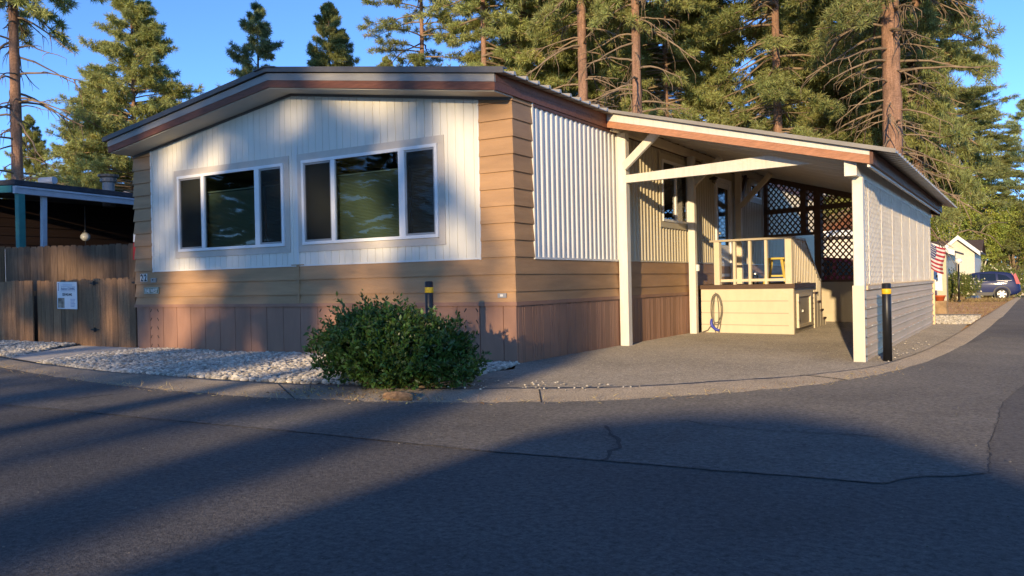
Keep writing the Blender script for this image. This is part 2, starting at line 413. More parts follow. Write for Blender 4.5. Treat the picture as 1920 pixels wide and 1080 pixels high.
# road: everything outside the kerb, on the near side and along the right
def road():
    edge = [lerp2(o, i, 0.12) for o, i in zip(KERB_OUT, KERB_IN)]
    mb = MB()
    vs, fs = [], []
    # a fan of strips from the kerb edge out to a far outline keeps the slope behind the house smooth
    far = []
    for k, (x, y) in enumerate(edge):
        if y > 2.0 and x > 0: far.append((13.0, y))
        elif x < -8: far.append((x-2, -16.0))
        else:
            t = k/len(edge)
            far.append((x*1.6+ (4 if x > 2 else 0), -16.0 if y < -0.9 else -16+17*(y+0.9)/2.9))
    far[-1] = (13.0, 128)
    for (x, y), (a, b) in zip(edge, far):
        vs.append((x, y, gz(y)+0.002)); vs.append((a, b, gz(b)+0.002))
    for k in range(len(edge)-1):
        fs.append((2*k, 2*k+1, 2*k+3, 2*k+2))
    mb.add(vs, fs)
    mb.box(-60, 60, -40, -15.9, -0.02, 0.001)
    return tag(mb.build('road', K['road']), kind='structure')
road()

def kerb():
    mb = MB()
    prof = [(0.0, 0.003), (0.10, 0.009), (0.35, 0.014), (0.62, 0.020), (0.85, 0.024), (1.0, 0.022), (1.02, 0.0)]
    # resample along the length so the curve is smooth
    O, I = [], []
    for k in range(len(KERB_OUT)-1):
        n = 4 if k > 1 and k < len(KERB_OUT)-4 else 8
        for j in range(n):
            def cr(L):
                p0, p1, p2, p3 = L[max(k-1,0)], L[k], L[k+1], L[min(k+2,len(L)-1)]
                t = j/n
                if k < 2 or k > len(L)-6: return lerp2(p1, p2, t)
                return tuple(0.5*((2*p1[c])+(-p0[c]+p2[c])*t+(2*p0[c]-5*p1[c]+4*p2[c]-p3[c])*t*t+(-p0[c]+3*p1[c]-3*p2[c]+p3[c])*t**3) for c in (0,1))
            O.append(cr(KERB_OUT)); I.append(cr(KERB_IN))
    rows = []
    for o, i in zip(O, I):
        rows.append([(*lerp2(o, i, t), gz(o[1])+z+random.uniform(-0.0025,0.0025)) for t, z in prof])
    n = len(prof)
    vs = [p for r in rows for p in r]
    mb.add(vs, [(k*n+j, k*n+j+1, (k+1)*n+j+1, (k+1)*n+j) for k in range(len(rows)-1) for j in range(n-1)])
    mb2 = []
    for k in (17, 42, 62, 84):
        q = MB(); q.tube([(*lerp2(O[k], I[k], t), z+0.0015+gz(O[k][1])) for t, z in prof[:6]], 0.0045, 5); mb2.append(q)
    o = tag(mb.build('kerb', K['concrete'], smooth=True), kind='structure')
    for q in mb2: q.build('kerb_joint', K['crack'], o)
kerb()

# older, lighter asphalt between the kerb and the newer lane (edges read off the seams in the road)
PATCH = [(-14,-1.6),(-9.2,-2.2),(-6.0,-3.0)]
def gp(u, v):
    a, b = u-960, v-540
    d = FW + RT*((a*math.cos(ROLL)-b*math.sin(ROLL))/F_PX) - UP*((a*math.sin(ROLL)+b*math.cos(ROLL))/F_PX)
    t = -CAM.z/d.z
    return ((CAM+d*t).x, (CAM+d*t).y)
seam = [gp(*p) for p in ((0,760),(150,772),(300,787),(450,801),(600,815),(760,831),(915,847),(1060,860),(1160,867),(1240,874),(1330,882),(1480,895),(1655,910),(1690,903),(1725,897),(1790,893),(1850,889),(1860,830),(1868,790),(1876,755))]
seam = [(x+random.uniform(-0.015,0.015), y+random.uniform(-0.015,0.015)) for x, y in seam]
outer = [lerp2(o, i, 0.06) for o, i in zip(KERB_OUT, KERB_IN)][2:25]
lo = [(-9.2,-2.6)]+[p for p in seam]
poly_sheet('road_patch', [(4.6,6.0)]+outer[::-1][0:]+lo[:]+[(5.2,1.5),(5.3,6.0)], K['patch'], lambda x, y: 0.006)

def crack(name, pts, w):
    mb = MB(); vs, fs = [], []
    P = []
    for a, b in zip(pts[:-1], pts[1:]):
        n = max(2, int(math.dist(a, b)/0.06))
        for j in range(n): P.append(lerp2(a, b, j/n))
    P.append(pts[-1])
    for k, (x, y) in enumerate(P):
        q = P[min(k+1,len(P)-1)]; r = P[max(k-1,0)]
        dx, dy = q[0]-r[0], q[1]-r[1]; L = math.hypot(dx, dy) or 1
        nx, ny = -dy/L, dx/L
        j = random.uniform(-0.012,0.012); ww = w*random.uniform(0.35,1.3)
        vs += [(x+nx*(j-ww), y+ny*(j-ww), 0.0085), (x+nx*(j+ww), y+ny*(j+ww), 0.0085)]
    for k in range(len(P)-1): fs.append((2*k, 2*k+2, 2*k+3, 2*k+1))
    mb.add(vs, fs)
    return tag(mb.build(name, K['crack']), kind='structure')
crack('road_crack', [gp(*p) for p in ((1133,800),(1143,808),(1148,818),(1163,828),(1160,842),(1146,848),(1138,860),(1128,866))], 0.013)
crack('road_crack', [gp(*p) for p in ((1235,789),(1290,791),(1320,798),(1370,803),(1450,810),(1560,815),(1665,822))], 0.007)
crack('road_crack', [gp(*p) for p in ((115,752),(150,748),(190,743),(240,738))], 0.010)
crack('road_seam', [(a, b) for a, b in seam[:13]], 0.0032)
crack('road_seam', [(a, b) for a, b in seam[12:]], 0.0022)

# driveway under the carport
dr = [lerp2(o, i, 0.93) for o, i in zip(KERB_OUT, KERB_IN)]
dr = [p for p in dr if p[0] > -0.4 and p[1] < 8][:]
poly_sheet('driveway', [(0.30,-0.55),(0.02,-0.05),(-0.3,0.3),(-0.3,14.0),(4.18,14.0),(4.12,9.0)]+dr[::-1], K['drive'], lambda x, y: 0.018)
# concrete walk up to the gate
poly_sheet('walkway', [(-8.95,0.3),(-7.15,0.3),(-7.12,-0.1),(-6.22,-2.13),(-7.35,-1.86),(-8.0,-1.2),(-8.75,-0.35)], K['walk'], lambda x, y: 0.035)
poly_sheet('gravel_bed', [(-14,0.6),(0.02,0.6),(0.05,-0.1),(0.33,-1.3),(0.5,-2.25),(-0.1,-2.36),(-0.95,-2.48),(-2.17,-2.51),(-4.09,-2.45),(-6.3,-2.07),(-9.4,-1.3),(-14,-0.2)], K['gravel_bed'], lambda x, y: 0.012)

def in_poly(x, y, P):
    c = False; j = len(P)-1
    for i in range(len(P)):
        if (P[i][1] > y) != (P[j][1] > y) and x < (P[j][0]-P[i][0])*(y-P[i][1])/(P[j][1]-P[i][1])+P[i][0]: c = not c
        j = i
    return c

def ico(sub=0):
    t = (1+5**0.5)/2
    v = [(-1,t,0),(1,t,0),(-1,-t,0),(1,-t,0),(0,-1,t),(0,1,t),(0,-1,-t),(0,1,-t),(t,0,-1),(t,0,1),(-t,0,-1),(-t,0,1)]
    f = [(0,11,5),(0,5,1),(0,1,7),(0,7,10),(0,10,11),(1,5,9),(5,11,4),(11,10,2),(10,7,6),(7,1,8),(3,9,4),(3,4,2),(3,2,6),(3,6,8),(3,8,9),(4,9,5),(2,4,11),(6,2,10),(8,6,7),(9,8,1)]
    v = [V(p).normalized() for p in v]
    for _ in range(sub):
        mid, nf = {}, []
        def m(a, b):
            k = (min(a,b), max(a,b))
            if k not in mid:
                v.append(((v[a]+v[b])/2).normalized()); mid[k] = len(v)-1
            return mid[k]
        for a, b, c in f:
            ab, bc, ca = m(a,b), m(b,c), m(c,a)
            nf += [(a,ab,ca),(b,bc,ab),(c,ca,bc),(ab,bc,ca)]
        f = nf
    return np.array([tuple(p) for p in v], np.float32), np.array(f, np.int32)

def stones(name, polys, dens, smin, smax, mat, height, sub=1):
    P = []
    for poly in polys:
        xs = [p[0] for p in poly]; ys = [p[1] for p in poly]
        A = (max(xs)-min(xs))*(max(ys)-min(ys))
        for _ in range(int(A*dens)):
            x, y = random.uniform(min(xs),max(xs)), random.uniform(min(ys),max(ys))
            if in_poly(x, y, poly): P.append((x, y))
    n = len(P); P = np.array(P)
    bv, bf = ico(sub)
    s = RNG.uniform(smin, smax, (n,1))*np.array([[1,1,1]])*np.stack([RNG.uniform(0.75,1.3,n), RNG.uniform(0.6,1.0,n), RNG.uniform(0.4,0.7,n)],1)
    a = RNG.uniform(0, 2*np.pi, n); ca, sa = np.cos(a), np.sin(a)
    v = bv[None]*s[:,None,:]*(1+RNG.normal(0,0.09,(n,len(bv),1)))
    tl = RNG.normal(0,0.35,n); ct, st = np.cos(tl), np.sin(tl)
    y2 = v[:,:,1]*ct[:,None]-v[:,:,2]*st[:,None]; z2 = v[:,:,1]*st[:,None]+v[:,:,2]*ct[:,None]
    x3 = v[:,:,0]*ca[:,None]-y2*sa[:,None]; y3 = v[:,:,0]*sa[:,None]+y2*ca[:,None]
    z0 = np.array([height(x, y) for x, y in P])+RNG.uniform(0,0.015,n)
    v = np.stack([x3+P[:,0:1], y3+P[:,1:2], z2+z0[:,None]],2)
    f = bf[None]+(np.arange(n)*len(bv))[:,None,None]
    return np_mesh(name, v.reshape(-1,3), f.reshape(-1,3), mat, smooth=True)

def ghill(x, y):
    h = 0.014
    if x < -8.4: h += 0.045*min(1, max(0, (y+1.3)/0.9))
    else: h += 0.02*math.sin(x*1.3)**2*min(1, max(0, (y+2.4)/1.2))
    return h
o = stones('gravel', [[(-7.12,-0.02),(-6.30,-2.03),(-5.0,-2.28),(-4.09,-2.42),(-2.17,-2.48),(-0.95,-2.44),(-0.3,-2.2),(0.02,-1.6),(0.28,-1.15),(0.03,-0.03)]], 900, 0.020, 0.046, K['gravel'], ghill, 1)
tag(o, 'bed of white rounded river stones in front of the mobile home', 'gravel', kind='stuff')
o = stones('gravel', [[(-13.6,0.03),(-8.85,0.03),(-8.72,-0.3),(-8.0,-1.15),(-7.55,-1.72),(-9.4,-1.28),(-13.6,-0.3)]], 850, 0.022, 0.048, K['gravel'], ghill, 0)
tag(o, 'white river stones heaped below the wooden fence, left of the walk', 'gravel', kind='stuff')
o = stones('gravel', [[(3.62,9.4),(4.15,9.4),(4.2,12.6),(3.3,12.6),(2.8,11.4)]], 500, 0.02, 0.04, K['gravel'], lambda x, y: 0.02, 0)
tag(o, 'small bed of white stones behind the lattice wall', 'gravel', kind='stuff')
# grit and leaf scraps lying on the road
P_ = [[(-5,-8),(8,-8),(8,-2.0),(4.2,0.5),(3.0,-1.6),(0.8,-3.1),(-1.5,-3.4),(-5,-3.0)]]
o = stones('road_grit', P_, 7, 0.002, 0.006, K['grit'], lambda x, y: 0.008, 0)
tag(o, 'scattered grit and tiny stones lying on the asphalt', 'grit', kind='stuff')
# sand and small stones that collected along the foot of the metal wall
o = stones('loose_stones', [[(3.62,1.7),(3.8,1.4),(4.0,4.5),(3.62,4.5)],[(0.3,-1.6),(2.2,-1.5),(2.0,-1.9),(0.6,-2.4)]], 60, 0.005, 0.014, K['gravel'], lambda x, y: 0.03, 0)
tag(o, 'small loose stones along the edge of the drive', 'stones', kind='stuff')
# ------------------------------------------------------------------ the mobile home
XL, YB, XC = -7.09, 17.0, -3.545
home = thing('mobile_home', 'white and tan mobile home with wide front gable and two big windows', 'house', (-3.5, 5.0, 0))
SLOPE = 0.149
def zroof(x): return 3.86 - 0.151*abs(x-XC)      # top of the roof sheet
def zsoff(x): return 3.64 - 0.1475*abs(x-XC)      # fascia bottom / soffit level

def sheet(mb, prof, zb, zt, holes, place):
    """profiled wall sheet: prof [(t, out)], lower/upper height functions, rectangular holes (t0,t1,z0,z1)"""
    ts = [p[0] for p in prof]
    extra = []
    for h in holes:
        for t in h[:2]:
            for (a, oa), (b, ob) in zip(prof[:-1], prof[1:]):
                if a < t < b: extra.append((t, oa+(ob-oa)*(t-a)/(b-a)))
    P = sorted(prof+extra, key=lambda p: p[0])
    for (a, oa), (b, ob) in zip(P[:-1], P[1:]):
        if b-a < 1e-7 and abs(oa-ob) < 1e-7: continue
        mid = (a+b)/2
        spans = [(zb, zt)]
        for h in holes:
            if h[0] < mid < h[1]:
                spans = [(zb, lambda t, q=h[2]: q), (lambda t, q=h[3]: q, zt)]
        for lo, hi in spans:
            if hi(mid)-lo(mid) < 0.005: continue
            mb.add([place(a,oa,lo(a)), place(b,ob,lo(b)), place(b,ob,hi(b)), place(a,oa,hi(a))], [(0,1,2,3)])

WINS = [(-5.99, -3.71, 1.535, 2.685), (-3.36, -1.06, 1.535, 2.685)]
# front: grooved white vertical boards
prof = [(-6.637, 0.0)]
x = -6.60
while x < -0.50:
    w = random.choice([0.10,0.12,0.12,0.14,0.125])
    prof += [(x, 0.008), (x+w-0.010, 0.008), (x+w-0.006, -0.002), (x+w-0.003, -0.002)]
    x += w
prof = [p for p in prof if p[0] < -0.472]+[(-0.469, 0.008)]
mb = MB()
sheet(mb, prof, lambda t: 1.262, lambda t: min(zsoff(t)-0.02, 3.62), [(w[0]+0.02, w[1]-0.02, w[2]+0.02, w[3]-0.02) for w in WINS], lambda t, o, z: (t, -o-0.004, z))
mb.build('front_panelling', K['white_panel'], home)
mb = MB()
mb.box(-6.66,-0.462,-0.020,-0.0005,1.245,1.266); mb.box(-6.665,-6.635,-0.022,-0.0004,1.240,3.18); mb.box(-0.474,-0.452,-0.022,-0.0004,1.240,3.15)
mb.box(-3.50,-3.452,-0.0185,-0.006,1.266,2.9)
mb.build('trim', K['white_metal'], home)
mb = MB(); mb.box(-3.50,-3.452,-0.031,-0.012,0.737,1.262); mb.box(-3.60,-3.36,-0.0295,-0.0225,1.259,1.272); mb.build('seam_cover', K['tan_siding'], home)

# lap siding, swept round the three sides
def ring(o, z): return [(XL-o,YB,z),(XL-o,-o,z),(o,-o,z),(o,YB,z)]
def course(mb, z0, z1, pathf, out0=0.006, out1=0.026):
    a, b, c = pathf(out0, z1), pathf(out1, z0), pathf(out0*0.5, z0-0.001)
    n = len(a)
    vs = a+b+c
    for i in range(n-1):
        pass
    mb.add(vs, [(n+i, n+i+1, i+1, i) for i in range(n-1)]+[(2*n+i, 2*n+i+1, n+i+1, n+i) for i in range(n-1)])
    # close the two ends
    mb.add([a[0],b[0],c[0]], [(0,1,2)]); mb.add([a[-1],b[-1],c[-1]], [(2,1,0)])
Z = [0.855,1.06,1.262,1.46,1.66,1.86,2.06,2.26,2.46,2.66,2.865,3.07,3.13]
mb = MB()
course(mb, 0.735, 0.857, ring)
for z0, z1 in zip(Z[:2], Z[1:3]): course(mb, z0, z1+0.002, ring)
for z0, z1 in zip(Z[2:-1], Z[3:]):
    course(mb, z0, z1+0.002, lambda o, z: [(-0.455,-o,z),(o,-o,z),(o,0.432,z)])
    course(mb, z0, z1+0.002, lambda o, z: [(XL-o,YB,z),(XL-o,-o,z),(-6.655,-o,z)])
mb.build('siding', K['tan_siding'], home)
mb = MB()   # belt trim between siding and skirting
def belt(z0, z1, o0, o1): 
    a, b = ring(o1, z0), ring(o1, z1); c, d = ring(o0, z1), ring(o0, z0)
    n = 4; mb.add(a+b+c+d, [(i,i+1,n+i+1,n+i) for i in range(3)]+[(n+i,n+i+1,2*n+i+1,2*n+i) for i in range(3)]+[(3*n+i,3*n+i+1,i+1,i) for i in range(3)])
belt(0.690, 0.736, 0.0, 0.034)
mb.build('belt_trim', K['skirt'], home)

# skirting: wide vertical panels in front, ribbed metal along the sides
def skirt(side):
    mb = MB()
    if side == 'front':
        prof = []; x = XL
        while x < -0.02:
            prof += [(x, 0.010), (x+0.318, 0.010), (x+0.322, -0.004), (x+0.328, -0.004)]
            x += 0.33
        prof = [p for p in prof if p[0] < -0.001]+[(0.012, 0.010)]
        sheet(mb, prof, lambda t: -0.02, lambda t: 0.692, [], lambda t, o, z: (t, -o, z))
    else:
        prof = []; y = -0.01; k = 0
        while y < YB:
            w = [0.045,0.10,0.045,0.19,0.06][k % 5]; k += 1
            prof += [(y, 0.012), (y+w-0.016, 0.012), (y+w-0.010, -0.006), (y+w-0.006, -0.006)]
            y += w
        if side == 'right': sheet(mb, prof, lambda t: -0.02, lambda t: 0.692, [], lambda t, o, z: (o, t, z))
        else: sheet(mb, prof, lambda t: -0.02, lambda t: 0.692, [], lambda t, o, z: (XL-o, t, z))
    return mb
for s in ('front', 'right', 'left'): skirt(s).build('skirting', K['skirt'], home)
# slanted vent slots
for xc in (-6.65, -0.62, -3.0):
    for r in range(5):
        z = 0.09+r*0.137
        for s in (-1, 1):
            p = V((xc+s*0.085, -0.0105, z))
            d = V((s*-0.016, 0, 0.022))
            mb = MB(); mb.beam(p-d, p+d, 0.013, 0.004, (0,-1,0)); mb.build('vent_slot', K['black_paint'], home)

# long sides: ribbed metal
SIDEWIN = (4.60, 5.84, 1.915, 2.925)
DOOR = (7.43, 8.30, 0.86, 2.86)
SMALL = (9.76, 10.55, 2.70, 3.00)
def ribs(y0, y1):
    p = []; y = y0
    while y < y1:
        p += [(y, 0.004), (y+0.062, 0.004), (y+0.078, 0.022), (y+0.112, 0.022), (y+0.128, 0.004)]
        y += 0.1305
    return [q for q in p if q[0] <= y1]
for nm, a, b, mat in (('side_panelling', 0.455, 3.02, 'white_metal'), ('side_panelling', 3.02, YB, 'cream_metal')):  # cream past the post partly puts the carport's bounced shading into the colour
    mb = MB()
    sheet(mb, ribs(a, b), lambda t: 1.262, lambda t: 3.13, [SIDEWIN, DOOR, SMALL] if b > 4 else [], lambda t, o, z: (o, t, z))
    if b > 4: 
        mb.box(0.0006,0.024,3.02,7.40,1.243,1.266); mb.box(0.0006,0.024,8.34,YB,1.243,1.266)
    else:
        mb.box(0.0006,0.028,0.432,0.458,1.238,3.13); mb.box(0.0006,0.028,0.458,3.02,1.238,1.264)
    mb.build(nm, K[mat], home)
mb = MB()
sheet(mb, ribs(0.0, YB), lambda t: 1.262, lambda t: 3.13, [], lambda t, o, z: (XL-o, t, z))
mb.add([(XL,YB,0),(0,YB,0),(0,YB,3.12),(XC,YB,3.64),(XL,YB,3.12)], [(4,3,2,1,0)])
mb.build('side_panelling', K['cream_metal'], home)

# roof: ribbed sheets either side of the ridge, ridge cap, front rake trim
mb = MB()
rp = []; y = -0.455; 
while y < YB+0.4:
    rp += [(y, 0.0), (y+0.205, 0.0), (y+0.222, 0.040), (y+0.252, 0.040), (y+0.27, 0.0)]
    y += 0.272
for xa, xb in ((XC, 0.185), (XC, -7.20)):
    n = len(rp)
    vs = [(xa, t, zroof(xa)+o) for t, o in rp]+[(xb, t, zroof(xb)+o) for t, o in rp]
    vs += [(xa, t, zroof(xa)+o-0.012) for t, o in rp]+[(xb, t, zroof(xb)+o-0.012) for t, o in rp]
    mb.add(vs, [(i,i+1,n+i+1,n+i) for i in range(n-1)]+[(2*n+i+1,2*n+i,3*n+i,3*n+i+1) for i in range(n-1)]+[(n+i,n+i+1,3*n+i+1,3*n+i) for i in range(n-1)])
    # flat closing under every rib where it meets the eave, as the photo's bright rib ends show
    for k in range(0, len(rp)-4, 5):
        q = rp[k+1:k+5]
        mb.add([(xb+0.001*(1 if xb>XC else -1), t, zroof(xb)+o) for t, o in q], [(0,1,2,3)])
roof = mb.build('roof', K['roof_metal'], home)
mb = MB()
for s in (-1, 1):
    a = 0.2
    mb.prism([(XC,-0.50,3.865+0.045),(XC+s*a,-0.50,3.865+0.045-a*0.151),(XC+s*a,-0.50,3.865+0.030-a*0.151),(XC,-0.50,3.865+0.030)][::s], (0, YB+0.9, 0))
mb.build('ridge_cap', K['rake_metal'], roof)
mb = MB()   # rake trim along the front edge
for xa, xb in ((XL-0.11, XC), (XC, 0.185)):
    za, zb = zroof(xa), zroof(xb)
    mb.prism([(xa,-0.475,za-0.022),(xb,-0.475,zb-0.022),(xb,-0.475,zb+0.030),(xa,-0.475,za+0.030)], (0,0.018,0))
    mb.prism([(xa,-0.475,za+0.030),(xb,-0.475,zb+0.030),(xb,-0.475,zb+0.046),(xa,-0.475,za+0.046)], (0,0.09,0))
mb.build('rake_trim', K['rake_metal'], roof)
# fascia boards: pale upper strip, stained lower board, on the front gable and along the eaves
def gable_board(z0f, z1f, y, th, mat, xl=XL-0.03, xr=0.045):
    mb = MB()
    for xa, xb in ((xl, XC), (XC, xr)):
        mb.prism([(xa,y,z0f(xa)),(xb,y,z0f(xb)),(xb,y,z1f(xb)),(xa,y,z1f(xa))], (0,th,0))
    return mb
gable_board(lambda x: zsoff(x), lambda x: zsoff(x)+0.092, -0.430, 0.028, None).build('fascia', K['redwood'], home)
gable_board(lambda x: zsoff(x)+0.093, lambda x: zsoff(x)+0.185, -0.436, 0.034, None).build('fascia', K['grey_trim'], home, label='weathered pale grey upper fascia strip')
for xs, xe in ((0.020, 0.046), (XL-0.031, XL-0.004)):
    mb = MB(); z = zsoff(0); mb.box(xs, xe, -0.4015, YB+0.3, z, z+0.095); mb.build('fascia', K['redwood'], home)
    mb = MB(); mb.box(xs-0.003, xe+0.003, -0.4015, YB+0.3, z+0.096, z+0.187); mb.build('fascia', K['redwood'], home)
mb = MB()
for xa, xb in ((XL-0.004, XC), (XC, 0.020)):
    mb.prism([(xa,-0.4018,zsoff(xa)-0.012),(xb,-0.4018,zsoff(xb)-0.012),(xb,-0.4018,zsoff(xb)+0.006),(xa,-0.4018,zsoff(xa)+0.006)], (0,0.40,0))
mb.build('soffit', K['soffit'], home)
mb = MB()   # cover moulding where soffit meets the wall, and frieze strip under the eave
for xa, xb in ((XL, XC), (XC, 0.0)):
    mb.prism([(xa,-0.030,zsoff(xa)-0.045),(xb,-0.030,zsoff(xb)-0.045),(xb,-0.030,zsoff(xb)-0.0125),(xa,-0.030,zsoff(xa)-0.0125)], (0,0.029,0))
mb.build('moulding', K['rake_metal'], home)
mb = MB(); mb.box(0.0235,0.034,0.45,YB,3.075,3.113); mb.build('frieze', K['dark_fascia'], home)
mb = MB(); mb.box(-1.15,-0.45,4.6,5.4,3.40,3.56); mb.box(-1.2,-0.4,4.55,5.45,3.56,3.59)
mb.build('skylight', K['pan'], home)

# interior seen through the panes: dark room, shades, curtains
for (x1, x2, z1, z2) in WINS:
    mb = MB(); a, b, c, d = x1-0.15, x2+0.15, z1-0.3, z2+0.1
    mb.add([(a,0.0,c),(b,0.0,c),(b,1.8,c),(a,1.8,c),(a,0.0,d),(b,0.0,d),(b,1.8,d),(a,1.8,d)], [(0,1,2,3),(7,6,5,4),(1,5,6,2),(3,2,6,7),(0,3,7,4)])
    mb.build('interior', K['interior'], home)
mb = MB(); y1, y2, z1, z2 = SIDEWIN
mb.add([(0,y1-.1,z1-.2),(0,y2+.1,z1-.2),(-1.2,y2+.1,z1-.2),(-1.2,y1-.1,z1-.2),(0,y1-.1,z2+.1),(0,y2+.1,z2+.1),(-1.2,y2+.1,z2+.1),(-1.2,y1-.1,z2+.1)], [(0,1,2,3),(7,6,5,4),(1,5,6,2),(3,2,6,7),(0,3,7,4)])
mb.build('interior', K['interior'], home); mb = MB()
y1, y2, z1, z2 = SMALL
mb.add([(0,y1-.1,z1-.1),(0,y2+.1,z1-.1),(-.8,y2+.1,z1-.1),(-.8,y1-.1,z1-.1),(0,y1-.1,z2+.05),(0,y2+.1,z2+.05),(-.8,y2+.1,z2+.05),(-.8,y1-.1,z2+.05)], [(0,1,2,3),(7,6,5,4),(1,5,6,2),(3,2,6,7),(0,3,7,4)])
mb.build('interior', K['interior'], home)

def front_window(x1, x2, z1, z2, m1, m2, shade, right_shade, label):
    w = MB(); f = 0.040
    yo, yi = -0.048, -0.0045
    w.box(x1,x2,yo,yi,z1,z1+f); w.box(x1,x2,yo,yi,z2-f,z2)
    w.box(x1,x1+f,yo+0.002,yi,z1+f,z2-f); w.box(x2-f,x2,yo+0.002,yi,z1+f,z2-f)
    for a, b in (m1, m2): w.box(a,b,yo+0.003,yi,z1+f,z2-f)
    win = w.build('window', K['vinyl'], home, label=label)
    t = MB(); b = 0.095
    t.box(x1-b,x2+b,-0.026,-0.0125,z2+0.001,z2+b); t.box(x1-b,x2+b,-0.026,-0.0125,z1-b,z1-0.001)
    t.box(x1-b,x1-0.001,-0.024,-0.0125,z1-0.001,z2+0.001); t.box(x2+0.001,x2+b,-0.024,-0.0125,z1-0.001,z2+0.001)
    t.build('window_trim', K['trim_beige'], win)
    # inner sashes of the two sliding lights
    g = 0.026
    for a, c in ((x1+f, m1[0]), (m2[1], x2-f)):
        s = MB()
        for q in ((a+.002,c-.002,z1+f+.002,z1+f+g),(a+.002,c-.002,z2-f-g,z2-f-.002)): s.box(q[0],q[1],-0.034,-0.006,q[2],q[3])
        for q in ((a+.002,a+g),(c-g,c-.002)): s.box(q[0],q[1],-0.033,-0.006,z1+f+g,z2-f-g)
        s.build('sash', K['alu'], win)
        s = MB(); s.add([(a+g,-0.030,z1+f+g),(c-g,-0.030,z1+f+g),(c-g,-0.030,z2-f-g),(a+g,-0.030,z2-f-g)], [(0,1,2,3)]); s.build('insect_screen', K['screen'], win)
    for a, c, mt in ((x1+f+g, m1[0]-g, 'glass_screen'), (m1[1], m2[0], 'glass'), (m2[1]+g, x2-f-g, 'glass_screen')):
        p = MB(); zz = (z1+f, z2-f) if mt == 'glass' else (z1+f+g, z2-f-g)
        p.add([(a,-0.018,zz[0]),(c,-0.018,zz[0]),(c,-0.018,zz[1]),(a,-0.018,zz[1])], [(0,1,2,3)])
        p.build('pane', K[mt], win)
    # pleated shade in the middle, fabric behind the side lights
    def pleat(a, c, zt):
        s = MB(); z = z1+0.02; k = 0; pts = []
        while z < zt:
            pts.append((0.055 if k % 2 else 0.075, z)); z += 0.0095; k += 1
        n = len(pts)
        s.add([(a,y,zz) for y, zz in pts]+[(c,y,zz) for y, zz in pts], [(i,n+i,n+i+1,i+1) for i in range(n-1)])
        s.box(a,c,0.05,0.08,zt,zt+0.018)
        s.build('shade', K['blind'], win)
    pleat(m1[0]+0.01, m2[1]-0.01, shade)
    if right_shade: pleat(m2[1]+0.03, x2-0.03, right_shade)
    return win
front_window(*WINS[0], (-5.437,-5.372), (-4.285,-4.195), 2.40, 2.40, None)
front_window(*WINS[1], (-2.815,-2.748), (-1.665,-1.568), 2.43, 2.40, None)

# window in the side wall, under the carport roof
def side_window(y1, y2, z1, z2, mull):
    w = MB(); f = 0.04
    w.box(0.004,0.052,y1,y2,z1,z1+f); w.box(0.004,0.052,y1,y2,z2-f,z2)
    w.box(0.004,0.050,y1,y1+f,z1+f,z2-f); w.box(0.004,0.050,y2-f,y2,z1+f,z2-f)
    if mull: w.box(0.004,0.049,mull-0.03,mull+0.03,z1+f,z2-f)
    win = w.build('window', K['vinyl'], home)
    b = 0.10; t = MB()
    t.box(0.0235,0.036,y1-b,y2+b,z2+.001,z2+b*0.9); t.box(0.0235,0.036,y1-b,y2+b,z1-b,z1-.001)
    t.box(0.0235,0.034,y1-b,y1-.001,z1-.001,z2+.001); t.box(0.0235,0.034,y2+.001,y2+b,z1-.001,z2+.001)
    t.build('window_trim', K['cream_metal'], win)
    cut = [y1+f]+([mull-.03, mull+.03] if mull else [])+[y2-f]
    for a, c in zip(cut[::2], cut[1::2]):
        p = MB(); p.add([(0.02,a,z1+f),(0.02,c,z1+f),(0.02,c,z2-f),(0.02,a,z2-f)], [(0,1,2,3)]); p.build('pane', K['glass'], win)
    if mull:
        s = MB(); pts = []
        for k in range(int((z2-z1-0.2)/0.03)): pts += [(-0.05, z1+.02+k*.03), (-0.085, z1+.02+k*.03+.028)]
        n = len(pts); s.add([(x,mull+.02,z) for x, z in pts]+[(x,y2-.02,z) for x, z in pts], [(i,n+i,n+i+1,i+1) for i in range(n-1)])
        s.build('shade', K['blind'], win)
        c = MB(); n = 24
        c.add([(-0.06+0.02*math.sin(k*1.7), y1+.03+k*(mull-y1-.05)/n, z) for z in (z1+.02, z2-.1) for k in range(n+1)], [(k,k+1,n+2+k,n+1+k) for k in range(n)])
        c.build('curtain', K['curtain'], win)
side_window(*SIDEWIN, 5.22)
side_window(*SMALL, None)

# entrance door up on the deck
d = MB(); d.box(-0.05,0.012,DOOR[0]+.03,DOOR[1]-.03,DOOR[2],DOOR[3]-.03)
door = d.build('door', K['white_paint'], home, label='white house door with dark glass upper half')
t = MB(); y1, y2, z1, z2 = DOOR
t.box(-0.06,0.045,y1-.06,y1+.028,z1,z2+.05); t.box(-0.06,0.045,y2-.028,y2+.06,z1,z2+.05); t.box(-0.06,0.043,y1+.028,y2-.028,z2-.028,z2+.05)
t.build('door_frame', K['white_paint'], door)
t = MB(); t.box(0.014,0.02,y1+.14,y2-.14,1.62,z2-.14); t.build('pane', M('dark_glass', (0.012,0.013,0.014), 0.08, 0.05, spec=0.6), door)
t = MB(); t.lathe((0.05,y1+.10,1.83),[(0.0,-.03),(0.028,-.02),(0.03,.0),(0.028,.02),(0,.03)],10); t.beam((0.012,y1+.10,1.83),(0.05,y1+.10,1.83),.02,.02); t.build('door_knob', K['steel'], door, smooth=True)

